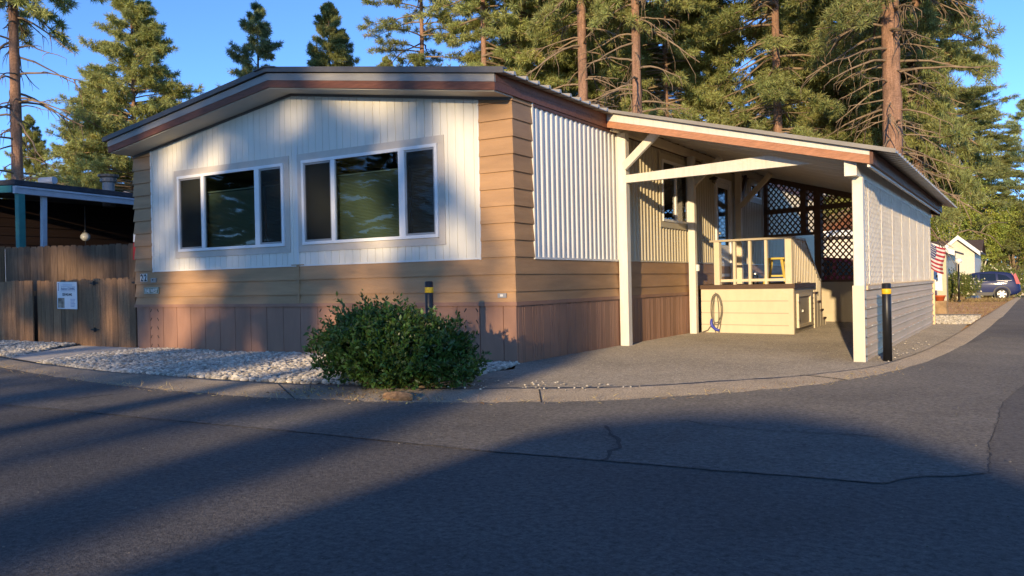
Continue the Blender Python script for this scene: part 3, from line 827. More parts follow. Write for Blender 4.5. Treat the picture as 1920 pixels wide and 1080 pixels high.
# writing on the front
def text_mesh(s, size, mat, parent, place, name, extrude=0.0015, align='CENTER', sx=1.0, bold=0.0, shear=0.0):
    cu = bpy.data.curves.new('lettering', 'FONT'); cu.body = s; cu.size = size; cu.extrude = extrude; cu.align_x = align
    cu.offset = bold; cu.resolution_u = 3; cu.shear = shear
    tmp = bpy.data.objects.new('lettering', cu); COL.objects.link(tmp)
    bpy.context.view_layer.update()
    dg = bpy.context.evaluated_depsgraph_get()
    me = bpy.data.meshes.new_from_object(tmp.evaluated_get(dg))
    bpy.data.objects.remove(tmp)
    off = V((0,0,0)); p = parent
    while p is not None: off = off+p.location; p = p.parent
    for v in me.vertices:
        v.co = V(place(v.co.x*sx, v.co.y, v.co.z))-off
    me.materials.clear(); me.materials.append(mat)
    o = bpy.data.objects.new(name, me); COL.objects.link(o); o.parent = parent
    return o
K['digit_edge'] = M('digit_edge', (0.72,0.68,0.6), 0.5, 0.05)
# the two digits, each on its own pale backing
n = MB()
for xc in (-6.927, -6.835): n.prism([(xc-.040,-0.0262,1.095),(xc+.040,-0.0262,1.095),(xc+.040,-0.0245,1.222),(xc-.040,-0.0245,1.222)], (0,0.004,0))
num = n.build('house_number', K['digit_edge'], home)
for xc in (-6.927, -6.835):
    text_mesh('2', 0.155, K['black_paint'], num, lambda x, y, z, xc=xc: (xc+x, -0.0275-z, 1.106+y), 'digit', sx=0.78, bold=0.004)
K['plate_green'] = M('plate_green', (0.13,0.17,0.10), 0.5, 0.15, 20.0, dirt=0.4, dirtcol=(0.3,0.26,0.17))
n = MB(); n.box(-6.87,-6.50,-0.0335,-0.0255,0.90,1.005); pl = n.build('name_plate', K['plate_green'], home)
n = MB()
n.box(-6.86,-6.51,-0.0352,-0.0337,0.906,0.911); n.box(-6.86,-6.51,-0.0352,-0.0337,0.994,0.999); n.box(-6.864,-6.859,-0.0352,-0.0337,0.911,0.994); n.box(-6.511,-6.506,-0.0352,-0.0337,0.911,0.994)
n.build('plate_border', K['digit_edge'], pl)
text_mesh('FAR WEST', 0.088, K['digit_edge'], pl, lambda x, y, z: (-6.685+x, -0.0345-z, 0.921+y), 'lettering', sx=0.76, bold=0.002)
n = MB(); n.box(-6.68,-6.56,-0.044,-0.018,1.08,1.15); n.box(-6.655,-6.60,-0.050,-0.0445,1.10,1.145)
ut = n.build('utility_box', K['alu'], home); n = MB(); n.box(-6.635,-6.615,-0.053,-0.0505,1.11,1.135); n.build('slot', K['black_paint'], ut)
n = MB(); n.box(-0.225,-0.105,-0.034,-0.027,0.785,0.838); tg = n.build('data_plate', K['alu'], home)
n = MB(); n.box(-0.19,-0.15,-0.0355,-0.0342,0.80,0.825); n.build('plate_mark', K['digit_edge'], tg)

# ------------------------------------------------------------------ carport
cp = thing('carport', 'attached carport with sloping metal roof, cream posts and white lattice side wall', 'carport', (1.8, 5.5, 0))
SK = -0.39
def yst(x): return 2.50+SK*(x-0.03)
def zt(x): return 3.36-0.2935*(x-0.03)       # top of the sheet
LEN = 8.38
# roof sheet with small ribs
mb = MB(); rp = []; t = -0.05
while t < LEN+0.1:
    rp += [(t,0.0),(t+0.155,0.0),(t+0.172,0.024),(t+0.205,0.024),(t+0.222,0.0)]
    t += 0.2225
xa, xb = 0.03, 3.96; n = len(rp)
vs = []
for dz in (0,-0.010):
    for x in (xa, xb): vs += [(x, yst(x)+t, zt(x)+o+dz) for t, o in rp]
mb.add(vs, [(i,i+1,n+i+1,n+i)[::-1] for i in range(n-1)]+[(2*n+i,2*n+i+1,3*n+i+1,3*n+i) for i in range(n-1)]+[(n+i,n+i+1,3*n+i+1,3*n+i) for i in range(n-1)])
cr = mb.build('roof', K['roof_metal'], cp)
mb = MB()
mb.prism([(xa,yst(xa)-.065,zt(xa)-.022),(xb,yst(xb)-.065,zt(xb)-.022),(xb,yst(xb)-.065,zt(xb)+.022),(xa,yst(xa)-.065,zt(xa)+.022)], (0,0.014,0))
mb.build('rake_trim', K['roof_metal'], cr)
def fb(x): return -0.230+0.065*(x-0.03)/3.66       # the fascia tapers towards the low end
def fs_(x): return -0.140+0.064*(x-0.03)/3.66
def skewbar(mb, x0, x1, t, th, z0, z1):
    """board along the skewed front: t metres behind the front edge, th thick, z offsets from the sheet"""
    a = z0 if callable(z0) else (lambda x: z0); b = z1 if callable(z1) else (lambda x: z1)
    mb.hexa([(x0,yst(x0)+t,zt(x0)+a(x0)),(x1,yst(x1)+t,zt(x1)+a(x1)),(x1,yst(x1)+t+th,zt(x1)+a(x1)),(x0,yst(x0)+t+th,zt(x0)+a(x0)),
             (x0,yst(x0)+t,zt(x0)+b(x0)),(x1,yst(x1)+t,zt(x1)+b(x1)),(x1,yst(x1)+t+th,zt(x1)+b(x1)),(x0,yst(x0)+t+th,zt(x0)+b(x0))])
mb = MB(); skewbar(mb, 0.05, 3.69, 0, 0.035, lambda x: fs_(x)+.001, -0.024); mb.build('fascia', K['white_wood'], cp, label='white upper fascia board')
mb = MB(); skewbar(mb, 0.05, 3.69, 0.006, 0.035, fb, fs_); mb.build('fascia', K['salmon'], cp, label='reddish brown lower fascia board')
mb = MB(); skewbar(mb, 0.05, 3.69, LEN-.06, 0.035, -0.228, -0.024); mb.build('fascia', K['dark_fascia'], cp)
zz = zt(3.7)
mb = MB(); mb.box(3.6905,3.725,yst(3.7)+.001,yst(3.7)+LEN-.03,zz-.166,zz-.028); mb.build('fascia', K['dark_fascia'], cp, label='dark red-brown eave fascia')
mb = MB(); mb.box(3.660,3.6895,yst(3.7)+.045,yst(3.7)+LEN-.1,zz-.190,zz-.164); mb.build('eave_trim', K['pan'], cp)
# ceiling pans: shallow trays running down the slope
mb = MB(); t = 0.05; k = 0
while t < LEN-0.12:
    w = 0.40 if k % 2 else 0.31
    d = 0.0 if k % 2 else 0.018
    for x0, x1 in ((0.06, 3.66),):
        skewbar(mb, x0, x1, t, min(w, LEN-.1-t)-0.006, -0.080-d, -0.067-d)
        skewbar(mb, x0, x1, t+w-0.02, 0.014, -0.115, -0.081-d)
    t += w; k += 1
mb.build('ceiling', K['pan'], cp)
# purlins along the house wall and over the lattice
bz = zt(3.47)
mb = MB(); mb.box(3.405,3.530,1.27,9.55,bz-.318,bz-.150); mb.build('side_beam', K['white_wood'], cp)
mb = MB(); mb.box(0.037,0.115,2.62,10.7,3.09,3.215); mb.build('ledger', K['cream'], cp)
# posts
def post(x, y, zt_, s, mat, name='post', base=True):
    mb = MB(); mb.beam((x,y,0.0),(x,y,zt_),s,s,(0,1,0),0.008)
    o = mb.build(name, K[mat], cp)
    return o
post(0.105, 2.905, 3.085, 0.135, 'white_wood')
p2 = post(0.125, 5.76, 3.085, 0.12, 'white_wood')
mb = MB(); mb.box(0.19,0.235,5.72,5.79,1.10,1.21); mb.build('outlet_box', K['white_paint'], p2)
post(0.125, 8.55, 3.085, 0.12, 'cream')
post(3.505, 1.50, bz-.319, 0.110, 'lattice_white')
mb = MB(); mb.box(3.440,3.562,1.425,1.443,0,0.85); mb.box(3.5475,3.562,1.443,1.56,0,0.85); mb.box(3.440,3.452,1.443,1.56,0,0.85)
mb.build('post_casing', K['cream'], cp)
# braces and the tie across the front
def brace(a, b, w=0.075, h=0.09, mat='white_wood'):
    mb = MB(); mb.beam(a, b, w, h, (0,0,1)); return mb.build('brace', K[mat], cp)
brace((0.16,2.83,2.60),(0.80,2.58,3.02), 0.05, 0.12)
brace((0.18,5.76,2.62),(0.72,5.55,3.0), 0.04, 0.10, 'pan'); brace((0.125,5.84,2.55),(0.125,6.45,3.08), 0.05, 0.1, 'pan')
brace((0.18,8.5,2.40),(0.85,8.25,2.98), 0.06, 0.10, 'cream'); brace((0.125,8.6,2.45),(0.125,9.1,3.06), 0.06, 0.12, 'brown_cap')
mb = MB()      # tie beam with its far end sawn to the slope of the roof
P = [(0.17,2.845,2.365),(2.96,1.755,2.262),(2.42,1.966,2.435),(0.17,2.845,2.475)]
mb.prism(P, (0.028,0.068,0)); mb.build('tie_beam', K['white_wood'], cp)

# lattice: crossed slats clipped to a polygon, placed on a plane
def clip(p0, p1, poly):
    t0, t1 = 0.0, 1.0
    d = (p1[0]-p0[0], p1[1]-p0[1]); n = len(poly)
    for i in range(n):
        a, b = poly[i], poly[(i+1)%n]
        nx, ny = -(b[1]-a[1]), b[0]-a[0]          # inward normal for a counter-clockwise polygon
        den = nx*d[0]+ny*d[1]; num = nx*(a[0]-p0[0])+ny*(a[1]-p0[1])
        if abs(den) < 1e-9:
            if num > 0: return None
        elif den > 0: t0 = max(t0, num/den)
        else: t1 = min(t1, num/den)
    if t1-t0 < 1e-3: return None
    return [(p0[0]+d[0]*t, p0[1]+d[1]*t) for t in (t0, t1)]
def lattice(poly, place, pitch=0.098, w=0.036, th=0.007):
    mb = MB(); 
    xs = [p[0] for p in poly]; ys = [p[1] for p in poly]
    R = max(max(xs)-min(xs), max(ys)-min(ys))*1.5
    cx, cy = (max(xs)+min(xs))/2, (max(ys)+min(ys))/2
    for s, o in ((1, 0.0), (-1, th+0.0005)):
        dx, dy = math.sqrt(.5), s*math.sqrt(.5); nx, ny = -dy, dx
        k = -int(R/pitch)
        while k*pitch < R:
            q = k*pitch
            seg = clip((cx+nx*q-dx*R, cy+ny*q-dy*R), (cx+nx*q+dx*R, cy+ny*q+dy*R), poly)
            if seg:
                (a, b), (c, d) = seg
                hx, hy = nx*w/2, ny*w/2
                mb.hexa([place(a-hx,b-hy,o),place(c-hx,d-hy,o),place(c+hx,d+hy,o),place(a+hx,b+hy,o),
                         place(a-hx,b-hy,o+th),place(c-hx,d-hy,o+th),place(c+hx,d+hy,o+th),place(a+hx,b+hy,o+th)])
            k += 1
    return mb
# white lattice along the right side, above the ribbed metal wall
YE = 9.36
lattice([(1.57,0.86),(YE,0.86),(YE,bz-.322),(1.57,bz-.322)], lambda a, b, o: (3.515+o, a, b), 0.082, 0.040, 0.006).build('lattice', K['lattice_white'], cp)
for k in range(8): 
    y = 2.0+k*1.0; mb = MB(); mb.box(3.5285,3.5345,y,y+0.034,0.862,bz-.21); mb.build('batten', K['lattice_white'], cp)
mb = MB(); mb.box(3.45,3.512,9.30,9.36,0,bz-.32); mb.build('post', K['lattice_white'], cp)
# ribbed metal half wall
mb = MB(); pf = []; z = 0.0
while z < 0.80:
    pf += [(z,0.0),(z+0.055,0.0),(z+0.066,0.014),(z+0.080,0.014),(z+0.092,0.004),(z+0.16,0.004),(z+0.171,0.022),(z+0.196,0.022),(z+0.207,0.0)]
    z += 0.208
pf = [q for q in pf if q[0] < 0.80]+[(0.80,0.0)]; n = len(pf)
for base, sg, y0, y1 in ((3.548,1,1.445,YE),(3.47,-1,1.6,YE)):
    mb.add([(base+sg*o,y,z) for y in (y0,y1) for z, o in pf], [(i,i+1,n+i+1,n+i) for i in range(n-1)])
mb.box(3.47,3.548,9.33,YE,0,0.80)
hw = mb.build('half_wall', K['grey_rib'], cp, label='grey ribbed metal half wall')
mb = MB(); mb.box(3.455,3.575,1.585,YE+.01,0.801,0.845); mb.build('wall_cap', K['grey_rib'], hw)
for r in range(4):
    for k in range(13):
        mb = MB(); mb.lathe((3.572,1.75+k*0.6+(r%2)*0.1,0.183+r*0.208),[(0.0,0.0),(0.008,0.0),(0.008,0.008),(0.0,0.01)],6); mb.build('screw', K['white_paint'], hw)
mb = MB(); mb.box(3.545,3.585,YE-.06,YE+.012,0,0.86); mb.build('corner_trim', K['grey_rib'], hw)

# rear: brown lattice in a frame, with an opening for the steps, and a low cream wall
R0, R1 = V((0.04,10.82,0)), V((3.45,9.36,0)); RL = (R1-R0).length; RD = (R1-R0)/RL; RN = V((RD.y,-RD.x,0))
def rear(s, z, o=0.0): p = R0+RD*s+RN*o; return (p.x, p.y, z)
def rs(u, v, o=0.0):
    """distance along and height of the rear frame at a photo pixel"""
    a, b = u-960, v-540
    d = FW+RT*((a*math.cos(ROLL)-b*math.sin(ROLL))/F_PX)-UP*((a*math.sin(ROLL)+b*math.cos(ROLL))/F_PX)
    t = (R0-CAM).dot(RN)/d.dot(RN); p = CAM+d*t
    return ((p-R0).dot(RD), p.z)
def zc(s): return zt(R0.x+RD.x*s)-0.12
sp, sq = rs(1529,440)[0], rs(1541,440)[0]      # the post beside the opening
sm0, sm1 = rs(1503,400)[0], rs(1513,400)[0]
zr0, zr1 = rs(1480,399)[1], rs(1480,390)[1]
zh0, zh1 = rs(1480,443)[1], rs(1480,438)[1]
def rbar(mb, s0, s1, z0, z1, o0=-0.03, o1=0.03, z0b=None, z1b=None):
    z0b = z0 if z0b is None else z0b; z1b = z1 if z1b is None else z1b
    mb.hexa([rear(s0,z0,o0),rear(s1,z0b,o0),rear(s1,z0b,o1),rear(s0,z0,o1),rear(s0,z1,o0),rear(s1,z1b,o0),rear(s1,z1b,o1),rear(s0,z1,o1)])
SX = RL*((zc(0)-.10)-zr1)/(zc(0)-zc(RL))     # where the level rail runs up against the sloping roof
mb = MB()
rbar(mb, sp, sq, 0, zc(sp)-.002, -0.05, 0.05); rbar(mb, sm0, sm1, zh1, zc(sm0), -0.045, 0.045); rbar(mb, 0, 0.10, zh1, zc(0))
rbar(mb, 0.10, SX-.05, zr0, zr1, -0.028, 0.028); rbar(mb, 0.0, sp, zh0, zh1, -0.042, 0.042)
rbar(mb, 0.0, RL, zc(0)-.10, zc(0), -0.04, 0.04, zc(RL)-.10, zc(RL))
rbar(mb, sq, RL, 0.845, 0.89, -0.028, 0.028)
fr = mb.build('rear_frame', K['lattice_brown'], cp)
for s0, s1, z0, z1 in ((0.10,sm0,zr1,None),(0.10,sm0,zh1,zr0),(sm1,sp,zr1,None),(sm1,sp,zh1,zr0),(sq,SX,zr1,None),(sq,RL-.02,0.89,zr0)):
    top = (z1, z1) if z1 else (zc(s0)-.10, zc(s1)-.10)
    pl_ = [(s0,z0),(s1,z0),(s1,top[1]),(s0,top[0])]
    if z1 and zc(s1)-.1 < z1: pl_ = [(s0,z0),(s1,z0),(s1,zc(s1)-.1),(SX,z1),(s0,z1)]
    lattice(pl_, lambda a, b, o: rear(a,b,o-0.007), 0.098, 0.030).build('lattice', K['lattice_brown'], cp, label=None)
mb = MB()
for k in range(4): rbar(mb, sq+.002, RL-.03, 0.208*k, 0.208*k+0.202, -0.02, 0.045); rbar(mb, sq+.002, RL-.03, 0.208*k+.202, 0.208*k+.208, -0.02, 0.038)
rbar(mb, sq+.001, RL-.028, 0.832, 0.8448, -0.03, 0.055)
mb.build('low_wall', K['cream'], cp)
# ------------------------------------------------------------------ deck with storage below, railing and steps
dk = thing('deck', 'cream deck with storage hatch, railing and steps at the side door', 'deck', (0.9, 7.0, 0))
A0, A1 = V((0.14,6.115,0)), V((1.785,5.85,0)); AD = (A1-A0).normalized(); AN = V((AD.y,-AD.x,0)); AL = (A1-A0).length
def fr_(s, z, o=0.0): p = A0+AD*s+AN*o; return (p.x, p.y, z)
B0, B1 = A1, V((1.715,7.72,0)); BD = (B1-B0).normalized(); BN = V((BD.y,-BD.x,0)); BL = (B1-B0).length
def sd_(s, z, o=0.0): p = B0+BD*s+BN*o; return (p.x, p.y, z)
def bar(mb, P, s0, s1, z0, z1, o0, o1): mb.hexa([P(s0,z0,o0),P(s1,z0,o0),P(s1,z0,o1),P(s0,z0,o1),P(s0,z1,o0),P(s1,z1,o0),P(s1,z1,o1),P(s0,z1,o1)])
mb = MB()
for k in range(4):
    z0, z1 = (0.0, 0.165, 0.37, 0.575)[k], (0.151, 0.356, 0.561, 0.775)[k]
    bar(mb, fr_, 0, AL-.075, z0, z1, -0.03, 0.004)
    bar(mb, fr_, 0, AL-.075, z1, z1+.014, -0.03, -0.012)
    bar(mb, fr_, 0, AL-.075, z0+.055, z0+.062, 0.004, 0.007); bar(mb, fr_, 0, AL-.075, z0+.115, z0+.122, 0.004, 0.007)
bar(mb, fr_, AL-.075, AL+.012, 0, 0.776, -0.03, 0.012)
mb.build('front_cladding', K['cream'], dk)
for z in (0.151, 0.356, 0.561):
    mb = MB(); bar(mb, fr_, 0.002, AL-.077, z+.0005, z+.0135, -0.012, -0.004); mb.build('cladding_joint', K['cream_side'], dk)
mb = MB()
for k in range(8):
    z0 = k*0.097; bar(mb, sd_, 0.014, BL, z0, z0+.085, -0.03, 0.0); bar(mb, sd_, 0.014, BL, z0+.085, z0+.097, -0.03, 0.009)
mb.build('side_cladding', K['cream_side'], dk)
mb = MB()
s0, s1, z0, z1 = 0.22, 1.42, 0.11, 0.68
for q in ((s0,s1,z0,z0+.05),(s0,s1,z1-.05,z1)): bar(mb, sd_, q[0], q[1], q[2], q[3], 0.0095, 0.05)
bar(mb, sd_, s0, s0+.06, z0+.05, z1-.05, 0.0095, 0.048); bar(mb, sd_, s1-.09, s1, z0+.05, z1-.05, 0.0095, 0.048)
h = mb.build('hatch', K['cream'], dk)
mb = MB(); bar(mb, sd_, s0+.06, s1-.09, z0+.05, z1-.05, 0.0095, 0.02); mb.build('hatch_door', K['cream_side'], h)
for z in (0.24, 0.55): mb = MB(); bar(mb, sd_, s0-.08, s0+.03, z, z+.03, 0.05, 0.066); mb.build('hinge', K['steel'], h)
mb = MB(); bar(mb, sd_, s0+.45, s0+.52, 0.36, 0.40, 0.0205, 0.04); mb.build('handle', K['steel'], h)
mb = MB()   # brown platform edge and boards
mb.hexa([(0.05,6.10,0.778),fr_(AL+.05,0.778,0.045),sd_(BL,0.778,0.045),(0.05,9.3,0.778),(0.05,6.10,0.85),fr_(AL+.05,0.85,0.045),sd_(BL,0.85,0.045),(0.05,9.3,0.85)])
mb.build('platform', K['brown_cap'], dk)
# railing
def rpost(P, s, z0, z1, w=0.105, o=-0.06): 
    mb = MB(); a, b = P(s,z0,o), P(s,z1,o); mb.beam(a, b, w, w, AD); return mb.build('rail_post', K['cream'], dk)
rpost(fr_, 0.30, 0.851, 1.60); rpost(fr_, AL-.075, 0.851, 1.60, 0.115)
mb = MB(); bar(mb, fr_, 0.18, AL+.01, 1.60, 1.635, -0.125, 0.01); bar(mb, sd_, 0.0, 1.20, 1.601, 1.636, -0.13, 0.005)
mb.beam(sd_(1.19,1.615,-.06), sd_(2.68,0.87,-.06), 0.13, 0.035); mb.build('handrail', K['cream_side'], dk)
mb = MB(); bar(mb, fr_, 0.36, AL-.135, 0.90, 0.945, -0.08, -0.045); bar(mb, sd_, 0.0, 1.5, 0.895, 0.94, -0.08, -0.04); mb.build('bottom_rail', K['cream'], dk)
for s in (0.62, 0.90, 1.19):
    mb = MB(); mb.beam(fr_(s,0.851,-.065), fr_(s,1.60,-.065), 0.06, 0.045, AD); mb.build('baluster', K['cream'], dk)
s = 0.13
while s < 2.6:
    zt_ = 1.60 if s < 1.2 else 1.60-(s-1.2)*0.50
    zb_ = 0.86 if s < 1.75 else max(0.05, 0.86-(s-1.75)*0.62)
    mb = MB(); mb.beam(sd_(s,zb_,-.03), sd_(s,zt_,-.03), 0.04, 0.07, BD); mb.build('baluster', K['cream'], dk)
    s += 0.15
rp_ = MB(); rp_.beam(sd_(2.66,0,-.05), sd_(2.66,0.92,-.05), 0.1, 0.1, AD); rp_.build('rail_post', K['cream'], dk)
# steps going down towards the back
for k, (a, z) in enumerate(((1.9,0.68),(2.2,0.51),(2.5,0.34),(2.8,0.17))):
    mb = MB()
    mb.hexa([sd_(a,z-.035,-.95),sd_(a,z-.035,.03),sd_(a+.33,z-.035,.03),sd_(a+.33,z-.035,-.95),sd_(a,z,-.95),sd_(a,z,.03),sd_(a+.33,z,.03),sd_(a+.33,z,-.95)])
    mb.build('tread', K['brown_cap'], dk)
    mb = MB(); bar(mb, sd_, a+.28, a+.30, z-.17, z-.036, -.93, 0.02); bar(mb, sd_, a, a+.28, 0.0, z-.036, -.01, 0.015); mb.build('riser', K['cream'], dk)

# coiled lead hanging on the front of the deck, blue plug end
co = thing('coiled_cord', 'coiled grey cord with blue end hanging on the cream deck front', 'cord', fr_(0.3, 0.4, 0.03))
pts = []
for k in range(150):
    t = k/149*2*math.pi*4.2
    rx = 0.085+0.028*math.sin(t*0.31+1); rz = 0.300-0.055*math.cos(t*0.29)
    pts.append(fr_(0.30+rx*math.sin(t)+0.02*math.sin(t*.27), 0.70-rz+rz*math.cos(t)-.02*abs(math.sin(t*.2)), 0.028+0.008*math.sin(t*0.7+k*.05)))
mb = MB(); mb.tube(pts, 0.0085, 6); mb.tube([fr_(0.2,0.15,0.03),fr_(0.14,0.06,0.05),fr_(0.02,0.012,0.1),fr_(-0.1,0.01,0.08)], 0.0085, 6)
mb.build('cable', M('cord_grey', (0.17,0.15,0.12), 0.6, 0.1), co, smooth=True)
mb = MB(); mb.tube([fr_(0.215,0.26,.045),fr_(0.205,0.19,.045),fr_(0.225,0.13,.045),fr_(0.29,0.075,.045),fr_(0.36,0.055,.045)], [.018,.026,.028,.026,.02], 8)
mb.build('plug', M('cord_blue', (0.05,0.07,0.42), 0.4, 0.1), co, smooth=True)
mb = MB(); mb.tube([fr_(0.30,0.70,0.005),fr_(0.30,0.695,0.05),fr_(0.30,0.72,0.06)], 0.006, 6); mb.build('hook', K['steel'], co)

# stool on the deck
st = V((1.22,7.10,0.85))
so = thing('stool', 'yellow wooden stool standing on the deck behind the railing', 'stool', st)
mb = MB(); mb.beam(st+V((-.17,0,.45)), st+V((.17,0,.45)), 0.30, 0.035, c=0.012); mb.build('seat', M('yellow_wood', (0.68,0.50,0.10), 0.5, 0.1, 8.0), so)
for sx in (-1, 1):
    for sy in (-1, 1):
        mb = MB(); mb.beam(st+V((sx*.19,sy*.16,0)), st+V((sx*.11,sy*.10,.433)), 0.036, 0.036); mb.build('leg', K_Y if False else bpy.data.materials['yellow_wood'], so)
mb = MB(); mb.beam(st+V((-.165,-.135,.14)), st+V((.165,-.135,.14)), .02, .03); mb.beam(st+V((-.165,.135,.14)), st+V((.165,.135,.14)), .02, .03); mb.build('rung', bpy.data.materials['yellow_wood'], so)
K['jar'] = glass_mat('jar', (0.85,0.88,0.86))
for k, (s, o) in enumerate(((0.78,-.35),(0.88,-.30))):
    c = V(fr_(s,0.851,o)); j = thing('glass_jar', ('clear glass jar on the deck floor, left of its pair' , 'clear glass jar on the deck floor, right of its pair')[k], 'jar', c, 'glass jars on the deck')
    mb = MB(); mb.lathe(c,[(0.0,.0),(0.045,.0),(0.05,.02),(0.05,.13),(0.035,.16),(0.035,.17)],12); mb.build('jar_body', K['jar'], j, smooth=True)
    mb = MB(); mb.lathe(c,[(0.0,.171),(0.04,.171),(0.04,.19),(0.0,.191)],12); mb.build('lid', K['steel'], j)
for k, (s, o, l) in enumerate(((1.12,-.3,.22),(1.30,-.42,.3))):
    mb = MB(); a = V(fr_(s,0.866,o)); mb.beam(a, a+V((l,.1,0)), .05, .028)
    tag(mb.build('wood_scrap', K['brown_cap']), ('short brown wood scrap lying on the deck behind the balusters', 'longer brown wood scrap lying beside the yellow stool')[k], 'wood scrap', 'wood scraps on the deck')

# wall lantern beside the door
lc = V((0.0,7.05,2.83)); l = thing('wall_lantern', 'dark unlit lantern on the ribbed wall beside the door', 'lantern', lc)
mb = MB(); mb.beam(lc+V((0.023,0,0)), lc+V((0.10,0,0.02)), .03, .03); mb.lathe(lc+V((.11,0,0)),[(0.0,.05),(.07,.02),(.075,.0),(.02,-.005)],10); mb.build('bracket', K['black'], l)
mb = MB(); mb.lathe(lc+V((.11,0,0)),[(0.055,-.006),(.06,-.06),(.03,-.10),(0.0,-.11)],10); mb.build('shade', K['glass_screen'], l, smooth=True)

# ------------------------------------------------------------------ bollards
def bollard(c, h, r, label):
    c = V(c); b = thing('bollard', label, 'bollard', c, 'black steel bollards at the kerb')
    mb = MB(); mb.lathe(c,[(r,0.0),(r,h-.008),(r-.008,h),(0.0,h+.001)],24); mb.build('pipe', K['black'], b, smooth=False)
    for p in b.children[0].data.polygons: p.use_smooth = abs(p.normal.z) < 0.5
    mb = MB(); mb.lathe(c,[(r+.0015,h-.118),(r+.0022,h-.117),(r+.0022,h-.062),(r+.0015,h-.061)],24); mb.build('band', K['yellow'], b, smooth=True)
bollard((-0.16,-1.44,0.0), 0.99, 0.043, 'black bollard with a yellow band rising out of the green bush')
bollard((3.756,1.63,0.0), 0.87, 0.047, 'black bollard with a yellow band by the ribbed metal wall')

# ------------------------------------------------------------------ fences
def boards(mb, s0, s1, P, ztop, zb=0.02, w=0.135, th=0.018, dog=0.03, jit=0.012, gap=0.004):
    s = s0
    while s < s1-0.03:
        ww = min(w*random.uniform(0.9,1.08), s1-s)
        z = ztop(s)+random.uniform(-jit,jit); o = random.uniform(-0.003,0.003)
        a, b = s, s+ww-gap; d = min(dog, ww*0.3)
        poly = [(a,zb),(b,zb),(b,z-d),(b-d*.8,z),(a+d*.8,z),(a,z-d)]
        f = [P(x,zz,o) for x, zz in poly]; g = [P(x,zz,o+th) for x, zz in poly]
        n = 6
        mb.add(f+g, [tuple(range(n-1,-1,-1)), tuple(range(n,2*n))]+[(i,(i+1)%n,n+(i+1)%n,n+i) for i in range(n)])
        s += ww
def line(a, b):
    a, b = V(a), V(b); d = (b-a).normalized(); n = V((d.y,-d.x,0)); L = (b-a).length
    return (lambda s, z, o: tuple(a+d*s+n*o+V((0,0,z)))), L
tf = thing('tall_fence', 'tall weathered dog-eared board fence behind the low gate', 'fence', (-10.2,1.1,0))
P, L = line((-11.75,0.30,0), (-7.75,1.95,0))
mb = MB(); boards(mb, 0.12, L, P, lambda s: 1.84, 0.0, 0.138); mb.build('boards', K['fence_old'], tf)
mb = MB(); mb.beam(P(0.04,0,0.03), P(0.04,1.86,0.03), 0.10, 0.10); mb.build('post', K['fence'], tf)
mb = MB(); mb.beam(P(0.1,0.4,-.03), P(L,0.4,-.03), .04, .09); mb.beam(P(0.1,1.5,-.03), P(L,1.5,-.03), .04, .09); mb.build('rail', K['fence_old'], tf)
lf = thing('low_fence', 'low brown board fence carrying a white sign', 'fence', (-10,0.05,0))
P1, L1 = line((-11.62,0.075,0), (-10.17,0.045,0))
mb = MB(); boards(mb, 0.0, L1, P1, lambda s: 1.18, 0.0, 0.15, dog=0.008); mb.build('boards', K['fence'], lf, label='left section standing slightly proud')
P2, L2 = line((-10.15,0.12,0), (-8.36,0.09,0))
mb = MB(); boards(mb, 0.0, L2, P2, lambda s: 1.165, 0.0, 0.125, dog=0.006, jit=0.018); mb.build('boards', K['fence'], lf)
mb = MB(); mb.beam(P2(0,0.35,-.03), P2(L2,0.35,-.03), .04, .09); mb.beam(P2(0,0.95,-.03), P2(L2,0.95,-.03), .04, .09); mb.beam(P1(0,0.95,-.03), P1(L1,0.95,-.03), .04, .09); mb.build('rail', K['fence'], lf)
gt = thing('gate', 'brown board gate with scalloped dog-ear tops and black hinges', 'gate', (-7.8,0.07,0))
P3, L3 = line((-8.345,0.08,0), (-7.19,0.06,0))
mb = MB(); boards(mb, 0.0, L3, P3, lambda s: 1.175, 0.03, 0.165, dog=0.035, jit=0.008, gap=0.006); mb.build('boards', K['fence'], gt)
mb = MB(); mb.beam(P3(0,0.3,-.03), P3(L3,0.3,-.03), .04, .09); mb.beam(P3(0,1.0,-.03), P3(L3,1.0,-.03), .04, .09); mb.build('rail', K['fence'], gt)
for z in (1.10, 0.315):
    mb = MB(); o = 0.0235
    pts = [(-.13,0),(-.115,.012),(-.06,.012),(-.02,.032),(0,.036),(.02,.032),(.06,.012),(.115,.012),(.13,0),(.115,-.012),(.06,-.012),(.02,-.032),(0,-.036),(-.02,-.032),(-.06,-.012),(-.115,-.012)]
    f = [P3(x,z+y,o) for x, y in pts]; g = [P3(x,z+y,o+.005) for x, y in pts]; n = len(pts)
    mb.add(f+g, [tuple(range(n)), tuple(range(2*n-1,n-1,-1))]+[(i,n+i,n+(i+1)%n,(i+1)%n) for i in range(n)])
    mb.beam(P3(0,z-.04,o+.006), P3(0,z+.04,o+.006), .016, .012); mb.build('hinge', K['black_paint'], gt)
mb = MB(); mb.beam(P3(L3-.09,1.09,.024), P3(L3+.0,1.09,.024), .01, .03); mb.build('latch', K['black_paint'], gt)
